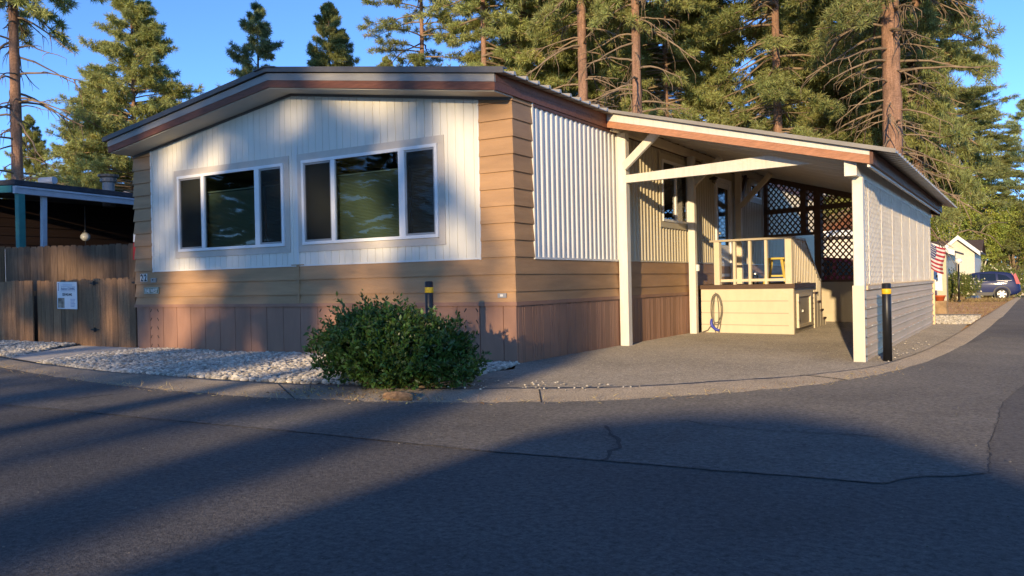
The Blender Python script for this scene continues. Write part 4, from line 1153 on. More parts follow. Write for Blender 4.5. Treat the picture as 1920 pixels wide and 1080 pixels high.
# sign on the fence
sg = thing('sign', 'white notice with blue print and small photo fixed to the low fence', 'sign', (-9.15,0.05,0.9))
def SP(x, y, z): return (-9.145+x, 0.062-0.0*x-z, 0.90+y+(-x)*0.02)
def sbox(mb, x0, x1, y0, y1, z0, z1): mb.hexa([SP(x0,y0,z0),SP(x1,y0,z0),SP(x1,y0,z1),SP(x0,y0,z1),SP(x0,y1,z0),SP(x1,y1,z0),SP(x1,y1,z1),SP(x0,y1,z1)])
mb = MB(); sbox(mb,-.298,.298,-.235,.235,0,.008); mb.build('board', K['white_paint'], sg)
K['ink'] = M('ink', (0.10,0.12,0.24), 0.6, 0.05); K['ink_pale'] = M('ink_pale', (0.36,0.41,0.55), 0.6, 0.05)
mb = MB(); sbox(mb,-.17,.25,.150,.154,.0085,.0095); sbox(mb,-.17,.25,.078,.082,.0085,.0095)
sbox(mb,-.262,-.246,.09,.205,.0085,.0095); sbox(mb,-.272,-.236,.205,.213,.0085,.0095); sbox(mb,-.268,-.240,.082,.09,.0085,.0095); mb.build('printed_lines', K['ink'], sg)
text_mesh('Residence CLEANING', 0.062, K['ink'], sg, lambda x, y, z: SP(x+.035, y+.096, .0095+z), 'lettering', 0.0005, sx=0.72)
text_mesh('530-945-0442', 0.062, K['black_paint'], sg, lambda x, y, z: SP(x+.01, y-.005, .0095+z), 'lettering', 0.0005, sx=0.82, bold=0.002)
mb = MB()
for k in range(6): sbox(mb, .10+.01*(k%2), .245-.014*(k%3), -.07-k*.025, -.058-k*.025, .0085, .0095)
sbox(mb, -.12,.16,.178,.186,.0085,.0095)
mb.build('printed_lines', K['ink_pale'], sg)
mb = MB(); sbox(mb,-.275,-.075,-.218,-.045,.0085,.0095); mb.build('photo', M('print_photo', (0.10,0.055,0.035), 0.5, 0.9, 9.0, col2=(0.55,0.42,0.30)), sg)

# ------------------------------------------------------------------ the bush in front
def leaves_np(pos, dirs, size, n_per, spread, wid=0.42, fold=0.25):
    """sprigs: n_per leaves round each tip, two triangles per half leaf"""
    n = len(pos); m = n*n_per
    p = np.repeat(pos, n_per, 0); d = np.repeat(dirs, n_per, 0)
    t = RNG.uniform(-1, 0.15, (m,1))*spread
    p = p+d*t+RNG.normal(0, spread*0.14, (m,3))
    r = RNG.normal(0, 1, (m,3)); 
    ld = d*0.55+r*0.55; ld /= np.linalg.norm(ld, axis=1, keepdims=True)
    s = np.cross(ld, RNG.normal(0,1,(m,3))); s /= np.linalg.norm(s, axis=1, keepdims=True)+1e-9
    u = np.cross(s, ld)
    L = size*RNG.uniform(0.65,1.25,(m,1)); W = L*wid*0.5
    base, tip = p, p+ld*L+u*L*0.08
    mid = p+ld*L*0.48
    a, b = mid+s*W+u*W*fold, mid-s*W+u*W*fold
    v = np.stack([base, a, tip, b], 1).reshape(-1,3)
    i = np.arange(m)[:,None]*4
    f = np.concatenate([i+np.array([[0,1,2]]), i+np.array([[0,2,3]])], 0)
    return v, f

def shrub(name, label, cat, c, rad, ntips, size, n_per, mat, group=None, spread=0.09, lumps=9, seedv=0, stem='branch', up=0.35, flowers=0, wid=0.42, fill=0.35, tilt=0.0):
    rg = np.random.default_rng(100+seedv)
    c = V(c); rad = np.array(rad)
    root = thing(name, label, cat, c, group)
    # uneven outline: a few overlapping lobes
    lob = [(np.array([0,0,rad[2]*0.95]), rad*np.array([0.82,0.82,0.90]))]
    for k in range(lumps):
        a = 2*math.pi*k/lumps+rg.uniform(-.3,.3); r = rg.uniform(0.40,0.68)
        lob.append((np.array([math.cos(a)*r*rad[0], math.sin(a)*r*rad[1], rad[2]*rg.uniform(0.55,1.25)]), rad*rg.uniform(0.36,0.60)))
    P, D = [], []
    while len(P) < ntips:
        o, q = lob[rg.integers(len(lob))] if rg.random() < 0.75 else lob[0]
        d = rg.normal(0,1,3); d /= np.linalg.norm(d)
        r = rg.uniform(0.85,1.05) if rg.random() > fill else rg.uniform(0.35,0.9)
        p = o+d*q*r
        if p[2] < 0.02: continue
        deep = any(np.sum(((p-oo)/qq)**2) < 0.42 for oo, qq in lob)
        if deep and rg.random() < 0.7: continue
        dd = d*0.7+np.array([0,0,up])+rg.normal(0,.2,3); dd /= np.linalg.norm(dd)
        if rg.random() < 0.10: p = p+dd*spread*rg.uniform(0.5,2.2)
        P.append(p); D.append(dd)
    P, D = np.array(P), np.array(D)
    if tilt: P[:,2] *= 1-tilt*(P[:,0]*0.85+P[:,1]*0.52)/rad[0]
    v, f = leaves_np(P, D, size, n_per, spread, wid)
    np_mesh('foliage', v, f, mat, root)
    mb = MB()
    for k in range(0, len(P), max(1, len(P)//260)):
        q = P[k]; b = V((q[0]*0.12, q[1]*0.12, 0)); m = V((q[0]*0.6, q[1]*0.6, q[2]*0.55))
        mb.tube([c+b, c+m, c+V(q)], [0.008+size*.08, 0.005+size*.05, 0.002], 4, False)
    mb.build('stems', K[stem], root)
    if flowers:
        idx = rg.choice(len(P), flowers)
        v, f = leaves_np(P[idx]+D[idx]*spread*.5, D[idx], size*0.7, 5, spread*.2, 0.8)
        np_mesh('flowers', v, f, K['petal'], root)['kind'] = 'stuff'
    return root
bush = shrub('bush', 'dense dark green leafy bush on the kerb below the windows', 'bush', (0.10,-2.27,0.0), (0.72,0.76,0.40), 3300, 0.052, 12, K['bush_leaf'], spread=0.085, seedv=5, up=0.6, fill=0.45, lumps=11, tilt=0.17)
# fallen leaf litter at its foot
m = 220
p = np.stack([RNG.uniform(-0.7,0.9,m), RNG.uniform(-3.15,-2.7,m), np.full(m,0.03)],1); dd = RNG.normal(0,1,(m,3)); dd[:,2] *= .15; dd /= np.linalg.norm(dd,axis=1,keepdims=True)
v, f = leaves_np(p, dd, 0.03, 1, 0.01); tag(np_mesh('leaf_litter', v, f, K['straw']), 'dry leaves fallen on the kerb below the bush', 'leaves', kind='stuff')

# brown pine needles gathered along the kerb
q = []
for (a, b) in zip(KERB_OUT[1:21], KERB_OUT[2:22]):
    for _ in range(int(math.dist(a, b)*60)):
        x, y = lerp2(a, b, random.random()); q.append((x+random.gauss(0,.07), y+random.gauss(0,.07), .018))
for _ in range(420): q.append((random.uniform(-7,0), random.uniform(-2.3,-.1), .055))
p = np.array(q); m = len(p); dd = RNG.normal(0,1,(m,3)); dd[:,2] *= .06; dd /= np.linalg.norm(dd,axis=1,keepdims=True)
v, f = leaves_np(p, dd, 0.06, 1, 0.01, 0.06); tag(np_mesh('pine_needles', v, f, K['straw']), 'fallen brown pine needles gathered along the kerb', 'needle litter', kind='stuff')

# weathered brown clod on the kerb in front of the bush
c = V((0.62,-2.92,0.03)); bv, bf = ico(2)
vv = bv*np.array([0.15,0.07,0.045])*(1+RNG.normal(0,.09,(len(bv),1)))+np.array(c)
tag(np_mesh('stone', vv, bf, K['dirt'], smooth=True), 'brown lump of stone on the kerb below the bush', 'stone')
# ------------------------------------------------------------------ pines
def tubes_np(chains, n):
    """many thin tapered tubes: chains = list of (points, r0, r1)"""
    Vv, Ff = [], []; base = 0
    ang = np.arange(n)*2*np.pi/n
    for pts, r0, r1 in chains:
        p = np.asarray(pts, float); k = len(p)
        t = np.gradient(p, axis=0); t /= np.linalg.norm(t, axis=1, keepdims=True)+1e-9
        ref = np.array([0.13,0.29,0.95]); s = np.cross(t, ref); s /= np.linalg.norm(s, axis=1, keepdims=True)+1e-9
        u = np.cross(s, t); r = np.linspace(r0, r1, k)[:,None,None]
        ring = p[:,None,:]+r*(np.cos(ang)[None,:,None]*s[:,None,:]+np.sin(ang)[None,:,None]*u[:,None,:])
        Vv.append(ring.reshape(-1,3))
        i = np.arange(k-1)[:,None]*n+np.arange(n)[None,:]; j = np.arange(k-1)[:,None]*n+((np.arange(n)+1)%n)[None,:]
        q = np.stack([i, j, j+n, i+n], -1).reshape(-1,4)+base
        Ff.append(q); base += k*n
    return np.concatenate(Vv), np.concatenate(Ff)

def tufts_np(P, D, R, nb, width, rg):
    """brush-like needle tufts: nb blades from each tip, spread round its direction"""
    n = len(P); m = n*nb
    p = np.repeat(P, nb, 0); d = np.repeat(D, nb, 0)
    r = rg.normal(0,1,(m,3)); r /= np.linalg.norm(r,axis=1,keepdims=True)
    k = d*0.40+r*0.95; k /= np.linalg.norm(k,axis=1,keepdims=True)
    base = p-d*rg.uniform(0,0.8,(m,1))*R
    L = R*rg.uniform(0.7,1.25,(m,1))
    s = np.cross(k, rg.normal(0,1,(m,3))); s /= np.linalg.norm(s,axis=1,keepdims=True)+1e-9
    tip = base+k*L; tip[:,2] -= 0.04*L[:,0]
    mid = base+k*L*0.45
    w = width*rg.uniform(0.7,1.3,(m,1))
    v = np.stack([base, mid+s*w, tip, mid-s*w],1).reshape(-1,3)
    return v, np.arange(m)[:,None]*4+np.array([[0,1,2,3]])

def pine(name, H, crown0, shape, nbr, seed, r0=0.28, tuftR=0.20, nb=12, width=0.011, droop=0.5, elev=(0.35,-0.25), dead=0, subs=7, tips=2,
         mat='needle', bark='bark', zmax=None, lean=0.0, deadlen=2.2, crook=0.05):
    """shape(t) gives the crown radius for t = 0 at the crown's foot and 1 at the top"""
    rg = np.random.default_rng(seed)
    root = thing(name, name, 'pine')
    # trunk
    n = 22; pts = []; off = np.zeros(2)
    for i in range(n):
        z = H*i/(n-1)-0.3
        off = off+rg.normal(0,crook,2)*(H/n)*0.12
        pts.append((off[0]+lean*z, off[1], z))
    pts = np.array(pts)
    def axis(z): return np.array([np.interp(z, pts[:,2], pts[:,0]), np.interp(z, pts[:,2], pts[:,1]), z])
    def rad(z): return r0*max(0.05, (1-z/H))**0.75+0.02*math.exp(-z*1.5)
    nv = 14; ang = np.arange(nv)*2*np.pi/nv; zz = np.linspace(-0.3, H-0.1, 60); Vt = []
    for z in zz:
        c = axis(z); rr = rad(max(z,0))*(1+rg.normal(0,0.045,nv))
        Vt.append(np.stack([c[0]+np.cos(ang)*rr, c[1]+np.sin(ang)*rr, np.full(nv,z)],1))
    Vt = np.concatenate(Vt)
    i = np.arange(59)[:,None]*nv+np.arange(nv)[None,:]; j = np.arange(59)[:,None]*nv+((np.arange(nv)+1)%nv)[None,:]
    np_mesh('trunk', Vt, np.stack([i,j,j+nv,i+nv],-1).reshape(-1,4), K[bark], root, True, 4)
    chains, thin, TP, TD = [], [], [], []
    def limb(z, a, L, el, dr, live, curl=0.0):
        base = axis(z); k = 7
        s = np.linspace(0,1,k)[:,None]
        d = np.array([math.cos(a), math.sin(a), 0]); side = np.array([-math.sin(a), math.cos(a), 0])
        wob = np.cumsum(rg.normal(0,0.045,(k,1)),0)*L*0.5
        p = base+d*L*s*math.cos(el)+np.array([0,0,1])*(L*s*math.sin(el)-dr*L*s**2+0.30*dr*L*s**4)+side*wob+np.array([0,0,1])*np.cumsum(rg.normal(0,0.03,(k,1)),0)*L*0.4
        br = min(rad(z)*0.45, 0.010+0.0165*L)
        chains.append((p, br, br*0.25 if live else br*0.3))
        def pos(t): return np.array([np.interp(t, s[:,0], p[:,c]) for c in range(3)])
        def tang(t): q = pos(min(1,t+.05))-pos(max(0,t-.05)); return q/(np.linalg.norm(q)+1e-9)
        if not live:
            for q in range(rg.integers(2,6)):
                t = rg.uniform(.3,1); b = pos(t); dd = tang(t)+rg.normal(0,.5,3)+np.array([0,0,-.5]); l = L*rg.uniform(.15,.4)
                e = b+dd*l*.6; thin.append((np.array([b, b+(e-b)*.5+np.array([0,0,.03]), e, e+np.array([0,0,-.35*l])]), br*.45, .004))
            return
        ns = max(2, int(subs*(0.5+0.5*L/2.5)))
        for q in range(ns):
            t = 0.30+0.70*(q+rg.random())/ns; b = pos(t); tg = tang(t)
            sgn = 1 if q % 2 else -1
            dd = tg*0.8+side*sgn*rg.uniform(.35,1.0)+np.array([0,0,rg.uniform(-.10,.45)]); dd /= np.linalg.norm(dd)
            l = L*rg.uniform(.16,.34)*(1.25-t*.6)
            e = b+dd*l; m_ = b+dd*l*.5+np.array([0,0,-.04*l])
            thin.append((np.array([b,m_,e]), br*.35, .004))
            for w in range(tips):
                u = 1-w*0.42/max(1,tips-1) if tips > 1 else 1
                TP.append(b+(e-b)*u+rg.normal(0,.05,3)*l); TD.append(dd+np.array([0,0,.35]))
        TP.append(pos(1.0)); TD.append(tang(1.0)+np.array([0,0,.3]))
    for k in range(nbr):
        t = (k+rg.random())/nbr; t = t**1.05
        z = crown0+(H-crown0)*t*0.985
        R = shape(t)*rg.uniform(0.72,1.15)
        if R < 0.12: R = 0.12
        el = elev[1]+(elev[0]-elev[1])*t+rg.normal(0,.12)
        limb(z, rg.uniform(0,2*math.pi), R, el, droop*(1-t*.7), True)
    for k in range(dead):
        z = rg.uniform(max(2.0,crown0*0.35), crown0+ (H-crown0)*0.35)
        limb(z, rg.uniform(0,2*math.pi), rg.uniform(.4,1)*deadlen, rg.uniform(-.1,.35), rg.uniform(.3,.9), False)
    TP.append(axis(H-.1)); TD.append(np.array([0,0,1.0]))
    TP = np.array(TP); TD = np.array(TD); TD /= np.linalg.norm(TD,axis=1,keepdims=True)
    v1, f1 = tubes_np(chains, 5); v2, f2 = tubes_np(thin, 3)
    np_mesh('branches', np.concatenate([v1,v2]), np.concatenate([f1, f2+len(v1)]), K['branch'], root, True, 4)
    v, f = tufts_np(TP, TD, tuftR, nb, width, rg)
    np_mesh('crown', v, f, K[mat], root, False, 4)
    return root

cone = lambda R, p=0.85: (lambda t: R*(1-t)**p*(0.75+0.25*min(1,t*6))+0.10)
barrel = lambda R: (lambda t: R*(0.55+0.45*math.sin(min(1,t*1.6)*math.pi/2))*(1-t**2.4)**0.8+0.1)

# one of each kind, copied below
TALL = pine('pine_tree', 27, 10.2, barrel(3.2), 130, 1, r0=0.20, dead=100, subs=9, tips=4, tuftR=0.24, nb=26, width=0.0125, droop=.5, deadlen=2.2)
GIANT = pine('pine_tree', 32, 10.0, barrel(4.6), 160, 2, r0=0.335, dead=150, subs=9, tips=4, tuftR=0.24, nb=26, width=0.012, droop=.7, deadlen=2.7, elev=(.4,-.1))
CONE = pine('pine_tree', 17, 0.6, cone(5.0,.72), 320, 3, r0=0.18, dead=8, subs=9, tips=4, tuftR=0.24, nb=26, width=0.0125, droop=.25, elev=(.55,.02))
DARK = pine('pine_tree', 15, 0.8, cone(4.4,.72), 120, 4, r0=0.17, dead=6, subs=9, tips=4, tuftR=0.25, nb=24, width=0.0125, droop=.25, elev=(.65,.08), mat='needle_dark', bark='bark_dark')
FULL = pine('pine_tree', 23, 3.4, barrel(3.6), 280, 5, r0=0.20, dead=50, subs=10, tips=4, tuftR=0.26, nb=26, width=0.013, droop=.5, elev=(.5,-.15))
THIN = pine('pine_tree', 24, 4.0, barrel(3.0), 135, 6, r0=0.18, dead=40, subs=8, tips=4, tuftR=0.24, nb=26, width=0.0125, droop=.45)
HIGH = pine('pine_tree', 16.5, 9.0, barrel(2.7), 75, 8, r0=0.17, dead=14, subs=8, tips=4, tuftR=0.26, nb=20, width=0.016, droop=.4)
protos = {'TALL': [TALL, False], 'GIANT': [GIANT, False], 'CONE': [CONE, False], 'DARK': [DARK, False], 'FULL': [FULL, False], 'THIN': [THIN, False], 'HIGH': [HIGH, False]}
def plant(kind, loc, rot, sc, label, group=None):
    p, used = protos[kind]
    if not used:
        protos[kind][1] = True
        p.location = loc; p.rotation_euler = (0,0,rot); p.scale = sc if hasattr(sc,'__len__') else (sc,)*3
        p['label'] = label
        if group: p['group'] = group
        return p
    return dup(p, loc, rot, sc, label, group)
GB = 'pines standing behind the mobile home'
T = [
 # kind, photo x, depth, rotation, scale, label
 ('TALL', 37, 27, 1.2, (1.0,1.0,1.0), 'tall dark-trunked pine behind the dark carport, leftmost of the pines'),
 ('CONE', 62, 43, 0.4, (.5,.5,.60), 'small pale pine between the leftmost dark trunk and the big conical pine'),
 ('CONE', 258, 40, 0.3, (1.0,1.0,.94), 'big sunlit conical pine above the chimney pipe of the dark carport'),
 ('CONE', 198, 43, 2.1, (.85,.85,.74), 'lower conical pine leaning into the big conical one from its left'),
 ('CONE', 305, 50, 4.1, (.75,.75,.5), 'low sunlit pine right of the big conical pine, close above the left roof corner'),
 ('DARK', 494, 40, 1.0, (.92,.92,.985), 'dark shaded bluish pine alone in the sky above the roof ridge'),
 ('CONE', 627, 45, 5.0, (.80,.80,.97), 'narrow sunlit pine standing alone between the dark one and the pine wood'),
 ('CONE', 732, 44, 0.9, (.62,.62,.78), 'bushy low pine at the left edge of the pine wood'),
 ('THIN', 802, 39, 2.6, (1,1,.9), 'open pine with thin trunk seen against blue sky near the wood\'s left edge'),
 ('THIN', 914, 35, 5.5, (1.0,1.0,1.0), 'sparse pine whose sunlit slanting trunk meets the right end of the gable'),
 ('FULL', 985, 37, 0.2, (1,1,1), 'full dense pine right of the slanting sunlit trunk'),
 ('FULL', 1048, 42, 3.3, (.95,.95,1.05), 'dense pine just left of the thick trunk above the ribbed wall'),
 ('TALL', 1101, 30, 2.0, (1.1,1.1,1.05), 'pine with thick sunlit trunk rising behind the ribbed side wall'),
 ('FULL', 1150, 40, 4.4, (.9,.9,1.0), 'dense pine filling the gap between two sunlit trunks over the skylight'),
 ('TALL', 1201, 29, 4.4, (1,1,1.08), 'pine with straight sunlit trunk above the skylight'),
 ('FULL', 1255, 34, 1.4, (.8,.8,.85), 'dense green pine right of the straight trunk above the skylight'),
 ('TALL', 1310, 36, 0.7, (.95,.95,1), 'pine with thin half shaded trunk at the right side of the dense clump'),
 ('FULL', 1335, 41, 5.6, (.60,.60,.72), 'dark dense pine at the edge of the sky gap above the carport roof'),
 ('THIN', 1466, 32, 1.9, (1.15,1.15,1.05), 'open pine with sunlit trunk above the middle of the carport fascia'),
 ('FULL', 1545, 40, 2.7, (1,1,1), 'dense pine between the middle trunk and the giant trunk'),
 ('FULL', 1610, 36, 0.5, (.85,.85,.9), 'pine crowded against the left side of the giant trunk'),
 ('GIANT', 1680, 27.5, 3.9, (1.04,1.04,1.0), 'giant pine with thick reddish trunk and many bare dead boughs'),
 ('FULL', 1752, 72, 3.0, (1.7,1.7,1.25), 'far tall pine behind the white gabled house'),
 ('FULL', 1822, 76, 1.1, (1.5,1.5,.82), 'rounded pine behind the birch, right of the giant trunk'),
 ('FULL', 1727, 33, 5.2, (.92,.92,1.32), 'tall pine right of the giant trunk rooted behind the lattice wall'),
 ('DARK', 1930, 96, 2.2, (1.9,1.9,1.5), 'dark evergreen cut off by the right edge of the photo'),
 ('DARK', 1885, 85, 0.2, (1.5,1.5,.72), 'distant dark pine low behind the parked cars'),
 ('FULL', 1420, 52, 0.9, (.9,.9,.50), 'low distant pine seen in the sky gap above the carport'),
 ('FULL', 1240, 50, 2.2, (1.1,1.1,1.0), 'pine deep in the wood behind the straight trunk'),
 ('FULL', 1095, 48, 5.2, (1.1,1.1,1.0), 'pine deep in the wood behind the thick trunk'),
 ('FULL', 1505, 50, 3.6, (1.1,1.1,.95), 'pine deep in the wood left of the giant trunk'),
 ('FULL', 1640, 52, 4.9, (1.1,1.1,.9), 'distant pine behind the giant trunk'),
 ('CONE', 120, 60, 1.9, (1.1,1.1,.50), 'far low pine left of the big conical pine, under the hill'),
 ('CONE', 20, 55, 3.9, (1.0,1.0,.42), 'far low pine at the left edge of the photo, above the dark roof'),
 ('CONE', 165, 52, 5.1, (.9,.9,.36), 'lowest of the pines above the dark carport roof'),
]
for kind, u, dep, rot, s, lab in T:
    plant(kind, spot(u, dep), rot, s, lab, GB)

# ------------------------------------------------------------------ broad-leaved trees and shrubs on the right
def leaf_tree(name, label, cat, c, H, crown, ntips, seed, mat, bark, size=0.11, nper=9, limbs=7, trunk_r=.09, group=None, low=0.35, weep=0.0):
    rg = np.random.default_rng(seed); c = V(c)
    root = thing(name, label, cat, c, group)
    chains = []; tipsP, tipsD = [], []
    base = np.array([[0,0,-.1],[0.05,0.03,H*.2],[0.1,-.05,H*.35]])
    chains.append((base, trunk_r, trunk_r*.75))
    for k in range(limbs):
        a = 2*math.pi*k/limbs+rg.uniform(-.4,.4); t0 = rg.uniform(.4,1)
        b = base[0]*(1-t0)+base[2]*t0
        e = np.array([math.cos(a)*crown[0]*rg.uniform(.25,.7), math.sin(a)*crown[1]*rg.uniform(.25,.7), H*rg.uniform(.6,.98)])
        m1 = b+(e-b)*.35+np.array([0,0,H*.06])+rg.normal(0,.12,3); m2 = b+(e-b)*.7+np.array([0,0,H*.05])+rg.normal(0,.15,3)
        p = np.array([b,m1,m2,e]); chains.append((p, trunk_r*.55, trunk_r*.14))
        for q in range(9):
            t = rg.uniform(.3,1); i = min(2,int(t*3)); bb = p[i]+(p[i+1]-p[i])*(t*3-i)
            d = rg.normal(0,1,3)+np.array([math.cos(a),math.sin(a),.2]); d /= np.linalg.norm(d); l = rg.uniform(.12,.34)*max(crown)
            ee = bb+d*l+np.array([0,0,-weep*l]); chains.append((np.array([bb,bb+d*l*.6,ee]), trunk_r*.16, .004))
            for w in range(ntips//(limbs*9)):
                u = rg.uniform(.25,1.1); tipsP.append(bb+(ee-bb)*u+rg.normal(0,.16,3)*max(crown)*.5+np.array([0,0,-weep*rg.random()*.8])); tipsD.append(d+rg.normal(0,.4,3)+np.array([0,0,.1-weep]))
    P = np.array(tipsP); D = np.array(tipsD); ok = P[:,2] > low*0.5; P, D = P[ok], D[ok]; D /= np.linalg.norm(D,axis=1,keepdims=True)
    v, f = tubes_np(chains, 6); np_mesh('trunk', v, f, K[bark], root, True, 4)
    v, f = leaves_np(P, D, size, nper, size*2.2, .6); np_mesh('crown', v, f, K[mat], root)
    return root
leaf_tree('birch_tree', 'light green birch with forked white limbs behind the carport eave', 'tree', spot(1782,67), 11.0, (4.0,3.6), 2000, 21, 'birch_leaf', 'birch', .15, 9, 9, .13, weep=.5)
leaf_tree('birch_tree', 'second lighter green birch right of the forked white limbs', 'tree', spot(1838,71), 8.6, (4.0,3.6), 1900, 22, 'birch_leaf', 'birch', .15, 9, 7, .12, weep=.6)
leaf_tree('birch_tree', 'bright yellow-green leafy tree at the right edge above the parked cars', 'tree', spot(1900,74), 8.2, (4.2,3.6), 1900, 28, 'birch_leaf', 'branch', .16, 9, 9, .13, weep=.3)
leaf_tree('oak_tree', 'brown-green broadleaf tree over the blue car', 'tree', spot(1868,80), 8.5, (3.4,3.2), 1500, 23, 'oak_leaf', 'branch', .16, 9, 9, .16)
leaf_tree('oak_tree', 'green leafy tree behind the grey truck', 'tree', spot(1912,84), 10.5, (3.6,3.4), 1500, 24, 'oak_leaf', 'branch', .17, 9, 9, .18)
leaf_tree('oak_tree', 'green leafy tree low in the sky gap above the carport roof', 'tree', spot(1408,38), 7.4, (2.0,2.0), 1100, 25, 'birch_leaf', 'branch', .11, 9, 8, .12)
leaf_tree('oak_tree', 'leafy tree behind the low chimney pipe of the dark carport', 'tree', spot(215,48), 5.4, (3,3), 1100, 26, 'oak_leaf', 'branch', .13, 9, 8, .12)
leaf_tree('oak_tree', 'leafy tree at the left edge behind the dark trunk', 'tree', spot(0,42), 6.0, (3,3), 1100, 27, 'oak_leaf', 'branch', .13, 9, 8, .12)
shrub('flowering_shrub', 'rounded green shrub with pale yellow flowers behind the blue car', 'shrub', spot(1838,62), (3.1,2.0,1.28), 2300, .14, 9, K['shrub_leaf'], spread=.25, seedv=31, flowers=320)
shrub('flowering_shrub', 'green shrub with cream flowers against the white gabled house', 'shrub', spot(1795,46), (1.0,.9,.85), 900, .11, 9, K['shrub_leaf'], spread=.2, seedv=32, flowers=110)
shrub('shrub', 'low yellow-green shrub in front of the blue car\'s bonnet', 'shrub', spot(1766,47), (.95,.8,.50), 1000, .09, 10, K['shrub_leaf'], spread=.16, seedv=33)
shrub('dead_brush', 'tangle of bare brown brush beneath the leafy trees', 'brush', spot(1862,78), (4.5,2.0,2.6), 1500, .14, 6, K['straw'], spread=.5, seedv=34, wid=.12, fill=.6)
# big bare fallen bough in the brush
bo = thing('fallen_bough', 'long bare grey bough arching through the brush above the blue car', 'bough', spot(1862,60))
mb = MB()
for pts, r in (([(1795,437),(1815,431),(1838,436),(1858,443),(1872,455),(1882,470)],.05), ([(1838,436),(1848,424),(1866,416),(1890,418)],.035), ([(1822,432),(1836,440),(1850,452)],.025)):
    mb.tube([at(u,v,60+i*.3) for i,(u,v) in enumerate(pts)], [r*(1-.1*i) for i in range(len(pts))], 6)
mb.build('wood', K['branch'], bo, smooth=True)

# ------------------------------------------------------------------ neighbour on the left: dark carport
nb = thing('neighbour_carport', 'dark open carport with teal and white posts and a low shingled roof', 'carport', (-14.5,5,0))
X0 = -12.4
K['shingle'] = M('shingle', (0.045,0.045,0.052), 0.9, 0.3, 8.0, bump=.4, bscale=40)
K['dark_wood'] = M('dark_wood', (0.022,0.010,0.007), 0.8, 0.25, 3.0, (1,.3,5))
K['teal'] = M('teal', (0.035,0.19,0.17), 0.5, 0.12, 5.0, dirt=.2)
K['flue'] = M('flue', (0.17,0.19,0.21), 0.5, 0.1, 5.0)
K['gutter'] = M('gutter', (0.50,0.51,0.55), 0.5, 0.08, 5.0, dirt=.2)
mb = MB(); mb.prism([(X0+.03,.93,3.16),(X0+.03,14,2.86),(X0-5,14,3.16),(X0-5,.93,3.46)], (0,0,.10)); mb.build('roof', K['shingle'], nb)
mb = MB(); mb.hexa([(X0,.90,2.98),(X0+.09,.90,2.98),(X0+.09,14,2.70),(X0,14,2.70),(X0,.90,3.13),(X0+.11,.90,3.13),(X0+.11,14,2.83),(X0,14,2.83)])
mb.hexa([(X0+.112,.90,3.09),(X0+.13,.90,3.09),(X0+.13,14,2.79),(X0+.112,14,2.79),(X0+.112,.90,3.13),(X0+.13,.90,3.13),(X0+.13,14,2.83),(X0+.112,14,2.83)])
mb.build('gutter', K['gutter'], nb)
mb = MB(); mb.prism([(X0-.01,.88,3.0),(X0-5,.88,3.3),(X0-5,.88,3.44),(X0-.01,.88,3.14)], (0,.04,0)); mb.build('fascia', K['teal'], nb)
a = at(38,400,17.1); b = at(80,400,17.6)
mb = MB(); mb.beam((a.x,a.y,0),(a.x,a.y,3.0),.14,.14,(0,1,0)); mb.build('post', K['teal'], nb, label='teal square post')
mb = MB(); mb.beam((b.x-.06,b.y,0),(b.x+.02,b.y+.02,3.0),.10,.10,(0,1,0)); mb.build('post', K['gutter'], nb, label='white leaning post')
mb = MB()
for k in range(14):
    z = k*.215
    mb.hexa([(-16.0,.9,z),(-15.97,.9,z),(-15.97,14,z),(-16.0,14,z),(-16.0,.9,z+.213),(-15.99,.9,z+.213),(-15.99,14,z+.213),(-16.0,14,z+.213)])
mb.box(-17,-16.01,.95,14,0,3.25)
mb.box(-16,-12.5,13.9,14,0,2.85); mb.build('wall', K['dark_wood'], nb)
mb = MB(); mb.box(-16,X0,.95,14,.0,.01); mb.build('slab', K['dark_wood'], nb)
c = at(204,362,21.5); mb = MB(); mb.lathe((c.x,c.y,c.z-.35),[(.15,0),(.145,.45),(.145,.62)],14); mb.lathe((c.x,c.y,c.z+.27),[(.17,0),(.20,.02),(.19,.10),(.24,.14),(.25,.19),(.0,.20)],14)
ch = mb.build('chimney', K['flue'], nb, smooth=False)
mb = MB(); mb.lathe((c.x,c.y,c.z+.285),[(.205,0),(.195,.09),(.245,.125),(.255,.18),(.0,.186)],14); mb.build('chimney_cap', K['rake_metal'], ch)
c = at(85,337,20); mb = MB(); mb.beam((c.x-.2,c.y,c.z-.02),(c.x+.22,c.y+.1,c.z-.02),.16,.16,c=.04); mb.build('roof_vent', K['gutter'], nb)
c = at(160,444,19.5); l = thing('globe_lamp', 'clear glass globe lamp hanging unlit in the dark carport', 'lamp', c)
mb = MB(); mb.lathe((c.x,c.y,c.z-.10),[(0,0),(.06,.015),(.10,.06),(.108,.10),(.10,.14),(.06,.185),(.03,.20)],16); mb.build('globe', M('globe', (0.55,0.52,0.42), 0.12, 0.05, spec=.8), l, smooth=True)
mb = MB(); mb.tube([(c.x,c.y,c.z+.09),(c.x,c.y,2.95)], .012, 6); mb.lathe((c.x,c.y,c.z+.10),[(.04,0),(.035,.05),(.0,.06)],10); mb.tube([(c.x,c.y,c.z-.10),(c.x,c.y,c.z-.2)],.012,6); mb.build('stem', K['black_paint'], l)

# red and white bunting strip just showing past the left corner of the home
c = at(254,440,16.2); fl = thing('hanging_banner', 'red and white cloth hanging at the left corner of the mobile home', 'banner', c)
mb = MB(); mb.hexa([tuple(at(u,v,d)) for d in (15.6,15.62) for u,v in ((249,487),(262,487),(262,455),(250,455))]); mb.build('cloth', M('red_cloth', (0.36,0.02,0.03), .8), fl)
mb = MB(); mb.hexa([tuple(at(u,v,d)) for d in (15.6,15.62) for u,v in ((250,454),(262,454),(262,438),(250,438))]); mb.build('cloth', K['white_paint'], fl)

